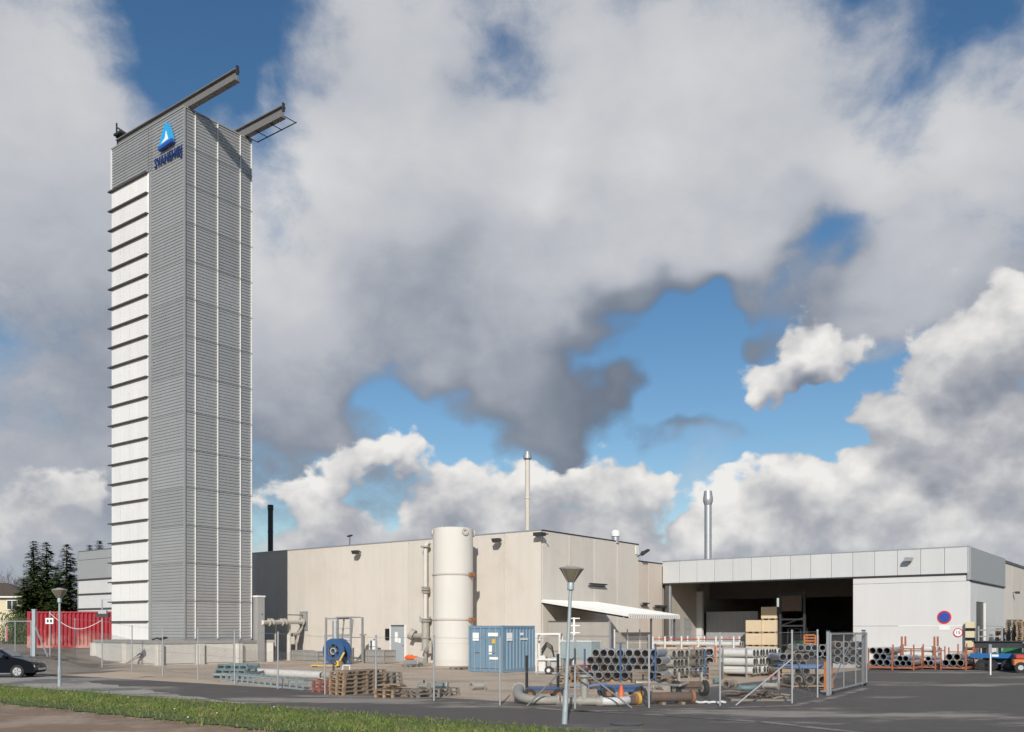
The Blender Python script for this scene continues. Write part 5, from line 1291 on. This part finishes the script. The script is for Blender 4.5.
    g2 = g; MB().bbox(-.16, .16, -.16, .16, 0, .035, .008).build('base', K['cone'], t); MB().lathe([(.125, .036), (.03, .46), (.022, .47)], 20).build('body', K['cone'], t, True); MB().lathe([(.098, .17), (.076, .27), (.070, .27)], 20).build('sleeve', K['orange'], t, True)
    # discs
    g = G(636, 705); t = thing('flange_stack', 'red and yellow flange discs standing beside the rusty pipe', 'flange', g, .5)
    MB().tube((-.12, 0, .19), (-.02, .0, .19), .18, .08, 24).build('disc', K['rust'], t, True); MB().tube((.0, 0, .19), (.10, .0, .19), .19, .12, 24).build('disc', K['yellow'], t, True); MB().tube((-.3, 0, .15), (-.13, 0, .15), .145, .09, 20).build('disc', K['piperust'], t, True)
    # big rusty pipe
    a, b = G(652, 704.5), G(692, 704.2); d = b-a; L = d.length
    t = thing('rusty_pipe', 'big dark rusty pipe with a rust red end plate behind the front fence', 'pipe', a, math.atan2(d.y, d.x)+.10)
    MB().cyl((0, 0, .23), (L, 0, .23), .155, 26).build('barrel', K['piperust'], t, True)
    MB().cyl((L, 0, .23), (L+.10, -.0, .23), .215, 28).build('end_plate', K['rust'], t, True); MB().cyl((-.08, 0, .23), (0, 0, .23), .20, 26).build('flange', K['piperust'], t, True)
    for x in (.3, L-.35): MB().box(x-.06, x+.06, -.28, .28, 0, .085).build('bearer', K['wood'], t)
    MB().cyl((L+.02, 0, .23), (L+.115, 0, .23), .09, 20).build('boss', K['piperust'], t)
    # axle trailer
    g = G(690, 696); t = thing('axle_trailer', 'rusty two-wheeled pipe trailer with a long drawbar', 'trailer', g, TH+.95)
    for x, lab in ((-.55, 0), (.55, 1)):
        w = MB().cyl((x-.08, 0, .28), (x+.08, 0, .28), .28, 24).build('wheel', K['rubber'], t, True); MB().cyl((x-.09, 0, .28), (x+.09, 0, .28), .15, 18).build('rim', K['pipeold'], w, True)
    MB().cyl((-.5, 0, .28), (.5, 0, .28), .05, 12).build('axle', K['piperust'], t); MB().box(-.4, .4, -.1, .1, .32, .44).build('saddle', K['piperust'], t)
    MB().bar((-.05, 0, .5), (-.65, -.5, .42), .07).build('drawbar', K['pipeold'], t)
    MB().bar((-.65, -.5, .42), (-.9, 1.9, .36), .08).build('drawbar', K['pipeold'], t); MB().box(-.5, .5, -.06, .06, .44, .52).build('bolster', K['piperust'], t)
    for x in (-.45, .45): MB().box(x-.04, x+.04, -.05, .05, .52, .85).build('stake', K['pipeold'], t)
    # rubble behind the front fence on the right
    t = thing('scrap_heap', 'flat heap of brown scrap strips behind the front fence near the gate', 'scrap', G(757, 700), 0)
    for k in range(26):
        x, y = random.uniform(-.9, .9), random.uniform(-.5, .9); a = random.uniform(-.5, .5)
        pts = [Vector((x+s*.35*math.cos(a), y+s*.35*math.sin(a), .06+.10*math.exp(-(x*x))*(1-abs(s))+.008*k)) for s in (-1, -.4, .3, 1)]
        MB().path(pts, .035, 6).build('strip', K['piperust' if k % 3 else 'woodgrey'], t, True)
    MB().box(-1, 1, -.55, .95, -.02, .07).build('bedding', K['soil'], t)
    t = thing('white_rope', 'pale crumpled rope on the ground right of the rusty pipe', 'rope', G(709, 703.8), 0)
    pts = [Vector((-.4+.1*k, .06*math.sin(k*1.9), .05+.02*math.cos(k*2.3))) for k in range(10)]
    MB().path(pts, .035, 8).build('strand', K['paper'], t, True); MB().path([p+Vector((.05, .10, .0)) for p in pts[2:]], .03, 8).build('strand', K['paper'], t, True)
    # white cage by the blue container
    g = G(548, 674.5); t = thing('white_cage', 'white tubular cage with hoses right of the blue container', 'cage', g, TH+.45)
    for x in (-.62, .62):
        for y in (0, .9): MB().box(x-.05, x+.05, y-.05, y+.05, .1, 2.15).build('post', K['pipewhite'], t)
    for z in (.75, 2.1):
        for y in (0, .9): MB().box(-.57, .57, y-.045, y+.045, z, z+.09).build('rail', K['pipewhite'], t)
    for x in (-.62, .62): MB().box(x-.045, x+.045, .05, .85, 2.1, 2.185).build('rail', K['pipewhite'], t)
    MB().bbox(-.55, -.15, .1, .7, .12, 1.0, .04).build('cabinet', K['pipewhite'], t); MB().bbox(.1, .5, .15, .7, .3, .95, .04).build('cabinet', K['galv'], t)
    for k in range(3): MB().path([Vector((-.4, .3, 1.0+.15*k)), Vector((-.1, .2, 1.5+.1*k)), Vector((.2, .1, 1.3+.1*k)), Vector((.3, .2, .9))], .04, 8).build('hose', K['rubber'], t, True)
    MB().cyl((.05, -.15, .22), (.05, .3, .22), .22, 18).build('wheel', K['rubber'], t, True); MB().cyl((.05, -.17, .22), (.05, -.1, .22), .10, 14).build('cap', K['pipewhite'], t)
    MB().box(-.7, .7, -.06, .96, .05, .12).build('base_frame', K['galv'], t)
    for x in (-.6, .55): MB().box(x-.05, x+.05, .0, .9, 0, .05).build('skid', K['galv'], t)
    # pale box and aerial post behind the pallets
    g = G(576, 676.5); t = thing('pale_box', 'pale blue grey box behind the pallet pile under the canopy', 'box', (g.x, g.y+1.0, 0), TH)
    MB().bbox(-.9, 1.0, 0, .9, .85, 1.75, .03).build('body', K['paleteal'], t); MB().box(-.92, 1.02, -.02, .92, 1.75, 1.80).build('lid', K['paper'], t)
    for x in (-.8, .8): MB().box(x-.06, x+.06, .05, .85, 0, .85).build('leg', K['galv'], t)
    g = G(574, 672); t = thing('rung_post', 'thin white post with short cross rungs behind the near lamp', 'post', g, 0)
    MB().box(-.05, .05, -.04, .04, 0, 3.05).build('pole', K['trim'], t)
    for z in (1.2, 2.2, 2.6, 3.0): MB().box(-.32, .32, -.055, -.041, z-.03, z+.03).build('rung', K['trim'], t)
    # blue tarp crate
    g = G(792, 688.5); t = thing('tarp_crate', 'crate of coiled hose under a blue tarp by the right fence', 'crate', g, .12)
    MB().bbox(.02, 1.75, .05, 1.5, .78, .92, .04).build('tarp', K['brightblue'], t)
    for x in (.05, 1.72):
        for y in (.08, 1.45): MB().box(x-.045, x+.045, y-.045, y+.045, 0, .775).build('post', K['orange' if x > 1 else 'galv'], t)
    for k in range(3): MB().tube((.32+k*.52, .15, .33), (.32+k*.52, 1.3, .33), .20, .14, 20).build('coil', K['pipebrown'], t, True)
    MB().box(.0, 1.77, .06, 1.47, .05, .12).build('tray', K['wood'], t)
    g = G(826.5, 692); t = thing('orange_post', 'orange upright board just inside the open mesh gate', 'post', g, TH)
    MB().box(-.09, .09, -.03, .03, 0, 1.15).build('board', K['orange'], t); MB().box(-.2, .2, -.1, .1, 0, .06).build('foot', K['galv'], t)
build_foreground()
def build_manhole():
    t = thing('manhole_cover', 'dark manhole cover on the road right of the near lamp', 'manhole', G(627, 724.5), 0)
    MB().lathe([(.42, .004), (.42, .016), (.02, .016)], 28).build('rim', K['darksteel'], t); MB().lathe([(.36, .017), (.36, .022), (.02, .022)], 28).build('lid', K['black'], t)
build_manhole()
def build_clutter():
    spots = [(660, 690, 0, 'flanged valve lying just behind the rusty pipe', 'valve'), (672, 686, 1, 'small elbow fitting left of the trailer wheel', 'fitting'), (730, 688, 2, 'short flanged stub on the yard below the pale pipe bundle', 'fitting'),
             (746, 691.5, 1, 'brown elbow fitting at the left rim of the scrap heap', 'fitting'), (771, 689.5, 0, 'flanged valve between the pipe cluster and scrap heap', 'valve'), (598, 689, 2, 'short flanged stub behind the upright pipe branch', 'fitting'),
             (643, 686.5, 0, 'dark valve under the front of the big pipe bundle', 'valve'), (719, 684, 1, 'elbow fitting right of the orange pipe frame', 'fitting'), (478, 690, 2, 'lone flanged stub on the open yard before the blue container', 'fitting'), (556, 690, 1, 'small elbow fitting between the low cart and the lamp post', 'fitting')]
    for k, (px, py, kind, label, cat) in enumerate(spots):
        g = G(px, py); t = thing('pipe_'+cat, label, cat, g, random.uniform(-1, 1)); m = K[('pipeold', 'piperust', 'pipebrown', 'teal')[k % 4]]
        if kind == 0:
            MB().cyl((-.28, 0, .16), (.28, 0, .16), .11, 14).build('body', m, t, True)
            for x in (-.30, .25): MB().cyl((x, 0, .16), (x+.05, 0, .16), .16, 16).build('flange', m, t)
            MB().cyl((0, 0, .2), (0, 0, .52), .04, 8).build('spindle', K['darksteel'], t); MB().tube((0, 0, .52), (0, 0, .55), .15, .11, 16).build('handwheel', K['blue' if k % 2 else 'rust'], t)
        elif kind == 1:
            pts = [Vector((.35*math.sin(a)-.2, .35-.35*math.cos(a), .13)) for a in np.linspace(0, math.pi/2, 8)]
            MB().path(pts, .10, 14).build('bend', m, t, True); MB().cyl(pts[0]-Vector((.05, 0, 0)), pts[0], .13, 16).build('flange', m, t); MB().cyl(pts[-1], pts[-1]+Vector((0, .05, 0)), .13, 16).build('flange', m, t)
        else:
            MB().tube((-.3, 0, .17), (.3, 0, .17), .12, .10, 18).build('barrel', m, t, True)
            for x in (-.33, .27): MB().tube((x, 0, .17), (x+.06, 0, .17), .17, .10, 18).build('flange', m, t)
    for k, (px, py, h, mm, label) in enumerate(((641, 683.5, .6, 'woodgrey', 'small weathered box standing against the big pipe bundle'), (716, 679.5, .8, 'woodgrey', 'weathered wooden box between orange frame and pale bundle'), (788, 681, .7, 'wood', 'low wooden box between pipe cluster and blue tarp'))):
        g = G(px, py); t = thing('wooden_box', label, 'box', g, TH+.2*k); w = .28
        for i in range(4): MB().box(-w, w, -w, -w+.03, .06+i*h/4, .06+(i+1)*h/4-.025).build('board', K[mm], t); MB().box(w-.03, w, -w+.031, w, .06+i*h/4, .06+(i+1)*h/4-.025).build('board', K[mm], t)
        MB().box(-w+.03, w-.035, -w+.035, w, .05, h-.03).build('inner_box', K['woodgrey'], t); MB().box(-w, w, -w, w, 0, .05).build('base', K['wood'], t)
build_clutter()

# ------------------------------------------------------------------ vehicles
def build_vehicles():
    # black hatchback at the left edge
    g = G(14, 677.5); rz = math.radians(8)
    c = thing('parked_car', 'black car with silver wheels at the left edge of the road', 'car', (0, 0, 0), rz)
    # side outline: x forward, front axle at x = 1.3
    prof = [(-2.05, .42), (-2.10, .75), (-2.02, 1.02), (-1.55, 1.22), (-.95, 1.42), (-.1, 1.47), (.45, 1.38), (1.02, 1.02), (1.55, .92), (1.98, .78), (2.13, .60), (2.15, .38), (2.05, .24), (-1.95, .24)]
    stations = [(-.86, .06, .84), (-.80, .0, .97), (-.55, .0, 1.0), (.55, .0, 1.0), (.80, .0, .97), (.86, .06, .84)]
    # body = lower shell and cabin with tumblehome
    def shell(pts, ys, name, m, scale=lambda x, z: 1.0):
        vs = []; n = len(pts)
        for y in ys:
            f = abs(y)/.88
            for x, z in pts: vs.append((x*(1-.03*f**4), y*scale(x, z), z))
        fs = [tuple(range(n)), tuple(range(len(ys)*n-1, (len(ys)-1)*n-1, -1))]
        for k in range(len(ys)-1):
            for i in range(n): j = (i+1) % n; fs.append((k*n+i, (k+1)*n+i, (k+1)*n+j, k*n+j))
        return MB().add(vs, fs).build(name, m, c, True)
    tum = lambda x, z: 1.0 if z < .9 else 1.0-.24*min(1, (z-.9)/.55)
    shell(prof, (-.88, -.80, -.4, .4, .80, .88), 'body', K['carpaint'], tum)
    for s in (-1, 1):
        y = lambda z: s*(.885*tum(0, z)+.006)
        for poly in ([(-.02, .98), (.95, 1.0), (.42, 1.30), (-.02, 1.38)], [(-.08, .98), (-.08, 1.38), (-.9, 1.33), (-1.35, 1.05)]):
            vs = [(x, y(z), z) for x, z in poly] + [(x, y(z)-s*.03, z) for x, z in poly]; n = 4
            MB().add(vs, [(0,1,2,3), (7,6,5,4)] + [(i, n+i, n+(i+1) % n, (i+1) % n) for i in range(n)]).build('side_window', K['glass'], c)
        for x in (1.3, -1.28):
            w = MB().cyl((x, s*.70, .31), (x, s*.905, .31), .315, 28).build('wheel', K['rubber'], c, True)
            MB().cyl((x, s*.72, .31), (x, s*.912, .31), .20, 24).build('rim', K['rim'], w, True)
            for k in range(5):
                a = k*2*math.pi/5; MB().bar((x+.05*math.cos(a), s*.918, .31+.05*math.sin(a)), (x+.20*math.cos(a), s*.914, .31+.20*math.sin(a)), .05, .02).build('spoke', K['darksteel'], w)
        MB().prism([(1.78, .70), (2.08, .62), (2.10, .52), (1.86, .58)], s*.60 if s > 0 else -.86, s*.86 if s > 0 else -.60).build('headlight', K['lens'], c)
        MB().bbox(.66, .86, .90 if s > 0 else -1.05, 1.05 if s > 0 else -.90, .98, 1.12, .03).build('mirror', K['carpaint'], c)
        MB().box(-.55, -.35, .885 if s > 0 else -.905, .905 if s > 0 else -.885, .80, .83).build('door_handle', K['carpaint'], c)
    ws = MB(); ws.add([(1.0, -.66, 1.045), (1.0, .66, 1.045), (.47, .56, 1.385), (.47, -.56, 1.385), (.97, -.66, 1.02), (.97, .66, 1.02), (.44, .56, 1.36), (.44, -.56, 1.36)], [(0,1,2,3), (7,6,5,4), (0,4,5,1), (1,5,6,2), (2,6,7,3), (3,7,4,0)])
    ws.build('windscreen', K['glass'], c)
    MB().box(2.12, 2.165, -.45, .45, .36, .46).build('number_plate', K['paper'], c)
    wc = Vector((1.3*math.cos(rz)+.9*math.sin(rz), 1.3*math.sin(rz)-.9*math.cos(rz), 0)); gw = G(17, 678.0)
    c.location = (gw.x-wc.x, gw.y-wc.y, .006)
    # blue flatbed trailer by the stillages
    a = G(975, 670.5); b = G(1011, 671.5); d = b-a
    t = thing('flatbed_trailer', 'blue flatbed trailer parked before the tan hall', 'trailer', a, math.atan2(d.y, d.x)+.04)
    L = d.length+.35
    MB().bbox(-.25, L, 0, 1.5, .78, .98, .02).build('deck', K['trailerblue'], t)
    MB().box(-.25, L, -.03, -.004, .74, 1.0).build('side_rail', K['trailerblue'], t)
    MB().box(.3, L-.3, .45, .60, .48, .79).build('chassis', K['darksteel'], t); MB().box(.3, L-.3, .95, 1.1, .48, .79).build('chassis', K['darksteel'], t)
    for x in (.35, .85, L-.55):
        for y in (.12, 1.38):
            w = MB().cyl((x, y-.12, .33), (x, y+.12, .33), .33, 20).build('wheel', K['rubber'], t, True); MB().cyl((x, y-.13, .33), (x, y+.13, .33), .15, 14).build('rim', K['darksteel'], w, True)
        MB().cyl((x, .2, .33), (x, 1.3, .33), .05, 8).build('axle', K['darksteel'], t)
        MB().box(x-.06, x+.06, .46, 1.09, .35, .50).build('axle_mount', K['darksteel'], t)
    MB().box(.9, 1.25, -.04, -.031, .82, .95).build('plate', K['paper'], t); MB().bar((-.25, .75, .85), (-1.0, .75, .55), .10).build('drawbar', K['blue'], t)
    MB().box(.6, L-.7, .15, .5, .40, .47).build('toolbox', K['brightblue'], t)
    # machines standing behind the trailer
    g = G(988, 667); t = thing('white_bin', 'white lidded bin behind the blue trailer', 'bin', g, TH)
    MB().bbox(-.45, .45, 0, .9, 0, 1.45, .05).build('body', K['pipewhite'], t); MB().bbox(-.5, .5, -.05, .95, 1.46, 1.56, .02).build('lid', K['pipewhite'], t)
    for z in (1.9, 2.3): MB().box(-.6, .75, .3, .36, z, z+.08).build('rail', K['galv'], t)
    for x in (-.6, .75): MB().box(x-.05, x+.05, .3, .36, 0, 2.6).build('post', K['galv'], t)
    g = G(1003, 667); t = thing('green_machine', 'green skip shaped machine behind the blue trailer', 'machine', g, TH)
    MB().prism([(-1.0, .5), (-.7, 0), (.9, 0), (1.2, .5), (1.2, 1.5), (-.9, 1.5)], 0, 1.2).build('hopper', K['green'], t); MB().bar((-1.1, -.05, 1.5), (1.3, -.05, 1.5), .1, .12).build('rim', K['green'], t)
    for x in (-.5, .7): MB().box(x-.04, x+.04, -.02, -.002, .1, 1.4).build('rib', K['green'], t)
    g = G(1012, 668.3); t = thing('dark_girder', 'dark long girder on stands behind the blue trailer', 'girder', g, .12)
    MB().box(-2.4, 2.6, 0, .35, 1.25, 1.32).build('flange', K['darksteel'], t); MB().box(-2.4, 2.6, 0, .35, 1.62, 1.69).build('flange', K['darksteel'], t); MB().box(-2.4, 2.6, .15, .2, 1.32, 1.62).build('web', K['darksteel'], t)
    for x in (-1.6, 1.8): MB().box(x-.1, x+.1, .05, .3, 0, 1.25).build('stand', K['darksteel'], t)
    g = G(1013.5, 673); t = thing('orange_vehicle', 'orange and dark utility vehicle cut off by the right edge', 'vehicle', g, -.42)
    MB().bbox(0, 2.2, 0, 1.3, .38, .75, .05).build('body', K['orange'], t); MB().bbox(.1, 2.2, .1, 1.2, .76, 1.02, .05).build('bonnet', K['redpaint'], t); MB().bbox(.5, 2.2, .1, 1.2, 1.03, 1.7, .08).build('cab', K['glass'], t)
    for x in (.35, 1.8):
        for y in (.05, 1.25): w = MB().cyl((x, y-.12, .30), (x, y+.12, .30), .30, 20).build('wheel', K['rubber'], t, True); MB().cyl((x, y-.13, .3), (x, y+.13, .3), .14, 14).build('rim', K['galv'], w, True)
    g = G(990.5, 675); t = thing('barrier_post', 'slim white post standing before the blue trailer', 'post', g, TH)
    MB().cyl((0, 0, 0), (0, 0, 1.6), .04, 10).build('pole', K['trim'], t); MB().box(-.07, .07, -.055, -.042, 1.15, 1.6).build('reflector', K['galv'], t)
build_vehicles()

# ------------------------------------------------------------------ left background
def build_background():
    q = QB-.4; p0, D = on_q(78, q)
    t = thing('grey_hall', 'grey and white sheet clad hall left of the tower', 'building', grid(p0, q), TH)
    zt = CAMH+(HZ-551.5)*D/F; zm = CAMH+(HZ-580)*D/F
    MB().box(.1, 12.9, .12, 14, 0, zt-.1).build('core', K['greyclad'], t); MB().box(0, 13.1, .02, 14, zt-.08, zt+.02).build('roof', K['roof'], t)
    for i in range(2):
        MB().bbox(i*6+.01, i*6+5.99, 0, .11, zm+.05, zt-.95, .02).build('upper_sheet', K['greyclad'], t); MB().bbox(i*6+.01, i*6+5.99, -.02, .11, zt-.93, zt-.085, .02).build('upper_band', K['greyclad'], t)
    for j in range(5):
        h = (zm)/5
        for i in range(2): MB().bbox(i*6+.01, i*6+5.99, .02, .11, j*h+.06, (j+1)*h-.06, .02).build('wall_panel', K['whwhite'], t)
        MB().box(0, 12, -.14, .019, (j+1)*h-.05, (j+1)*h+.04).build('fin', K['fin'], t)
    MB().box(-.06, .09, -.02, 14, 0, zt-.09).build('side_wall', K['greyclad'], t)
    # yellow house
    D = 125; x1 = (26-CX)/F*D; h = thing('yellow_house', 'pale yellow house with a dark roof behind the left gate', 'house', (x1, D, .9), .08)
    zt = CAMH-.9+(HZ-593)*D/F; zr = CAMH-.9+(HZ-585)*D/F
    MB().box(-16, 0, 0, 9, -.2, zt-.4).build('wall', K['cream'], h)
    MB().add([(-16.5, -.6, zt-.45), (.6, -.6, zt-.45), (.6, 9.6, zt-.45), (-16.5, 9.6, zt-.45), (-12, 4.5, zr+.5), (-4.5, 4.5, zr+.5)], [(3,2,1,0), (0,1,5,4), (1,2,5), (2,3,4,5), (3,0,4)]).build('roof', K['tiles'], h)
    MB().box(-16.5, .6, -.62, -.5, zt-.65, zt-.46).build('fascia_board', K['trim'], h)
    for x in (-14.5, -12, -9.5, -6.8, -4.2, -1.8):
        w = MB().box(x-.7, x+.7, -.06, -.005, zt-2.3, zt-.95).build('window', K['trim'], h)
        for s in (-1, 1): MB().box(x+(.05 if s > 0 else -.62), x+(.62 if s > 0 else -.05), -.075, -.062, zt-2.2, zt-1.05).build('pane', K['glass'], w)
    # conifers
    def spruce(label, px, ptop, D, base, spread, seed, z0=.9):
        rg = random.Random(seed); X = (px-CX)/F*D; H = CAMH+(HZ-ptop)*D/F-z0
        t = thing('spruce_tree', label, 'tree', (X, D, z0), 0, 'dark spruces behind the red container')
        MB().path([(0, 0, -.2), (0.05, 0, H*.5), (0, 0, H*.985)], .2, 8, rs=[.24, .13, .02]).build('trunk', K['bark'], t, True)
        vs = []; fs = []
        nl = int(H*4.6)
        for i in range(nl):
            f = i/nl; z = H*(.06+.93*f); R = spread*(1-f)**.78*rg.uniform(.72, 1.15)+.12
            nb = max(6, int(17*(1-f)+6))
            for b in range(nb):
                a = rg.uniform(0, 6.283); L = R*rg.uniform(.65, 1.1); droop = rg.uniform(.12, .42)
                for k in range(max(3, int(L*9))):
                    s = (k+rg.random())/max(3, int(L*9)); rr = L*s
                    x, y, zz = rr*math.cos(a), rr*math.sin(a), z - droop*rr + .12*s*s*L
                    w = rg.uniform(.20, .46)*(1.15-.5*s); a2 = a+rg.uniform(-1.2, 1.2); dz = rg.uniform(-.22, .10)
                    n = len(vs); c_, s_ = math.cos(a2), math.sin(a2)
                    vs += [(x-s_*w*.4, y+c_*w*.4, zz), (x+s_*w*.4, y-c_*w*.4, zz+.02), (x+c_*w*1.9, y+s_*w*1.9, zz+dz)]; fs.append((n, n+1, n+2))
        MB().add(vs, fs).build('crown', K['needle'], t)
    spruce('leftmost dark spruce behind the red container', 33.5, 539, 104, 0, 3.1, 1)
    spruce('middle dark spruce behind the red container', 46.5, 540, 102, 0, 3.0, 2)
    spruce('rightmost broad dark spruce beside the grey hall', 66.5, 542, 100, 0, 3.4, 3)
    spruce('dark spruce showing low between the left and middle spruces', 24, 577, 100, 0, 2.0, 4)
    spruce('low dark spruce behind the street lamp and red container', 56, 565, 106, 0, 2.4, 7)
    spruce('short spruce tip showing above the grey hall roof', 89.5, 543, 135, 0, 2.2, 5)
    spruce('spruce tip between grey hall roof and tower', 99, 538.5, 135, 0, 2.4, 6)
    def bare(label, px, ptop, D, seed):
        rg = random.Random(seed); X = (px-CX)/F*D; H = CAMH+(HZ-ptop)*D/F-.9
        t = thing('bare_tree', label, 'tree', (X, D, .9), 0, 'leafless trees at the left edge'); tr = MB(); cr = MB()
        tr.path([(0, 0, -.2), (.1, 0, H*.25), (0, .1, H*.45)], .2, 8, rs=[.26, .2, .15])
        def grow(p, d, L, r, lv):
            q = p+d*L; (cr).path([p, p.lerp(q, .5)+Vector((rg.uniform(-.1, .1), rg.uniform(-.1, .1), rg.uniform(-.05, .1)))*L*.6, q], r, 4, rs=[r, r*.8, r*.6])
            if lv == 0: return
            for _ in range(rg.choice((2, 3, 3))):
                dd = (d+Vector((rg.uniform(-.75, .75), rg.uniform(-.75, .75), rg.uniform(-.2, .55)))).normalized(); grow(p.lerp(q, rg.uniform(.55, 1)), dd, L*rg.uniform(.6, .85), r*.6, lv-1)
        for _ in range(5): grow(Vector((0, .1, H*rg.uniform(.28, .45))), Vector((rg.uniform(-.6, .6), rg.uniform(-.6, .6), 1)).normalized(), H*.22, .09, 5)
        tr.build('trunk', K['bark'], t, True); cr.build('crown', K['twig'], t)
    bare('bare tree rising behind the yellow house roof beside the spruces', 17, 562, 140, 11)
    bare('smaller bare tree at the left edge behind the yellow house', 4, 572, 150, 12)
    # hedge mass beneath the spruces
    t = MB(); rg = random.Random(4); vs = []; fs = []
    for _ in range(9000):
        x = rg.uniform(-52, -40); y = rg.uniform(93, 98); z = .9+rg.random()**1.3*(2.6+.6*math.sin(x*1.3)); n = len(vs); w = .16
        a = rg.uniform(0, 6.28); vs += [(x, y, z), (x+w*math.cos(a), y+w*math.sin(a), z+rg.uniform(-.1, .1)), (x+rg.uniform(-.08, .08), y, z+w*1.5)]; fs.append((n, n+1, n+2))
    o = MB().add(vs, fs).build('undergrowth', K['needle']); stuff(o); o['label'] = 'dark shrubby undergrowth beneath the spruces behind the red container'; o['category'] = 'shrubs'
build_background()
for o in bpy.data.objects:
    if o.name.startswith('tmp'): bpy.data.objects.remove(o)
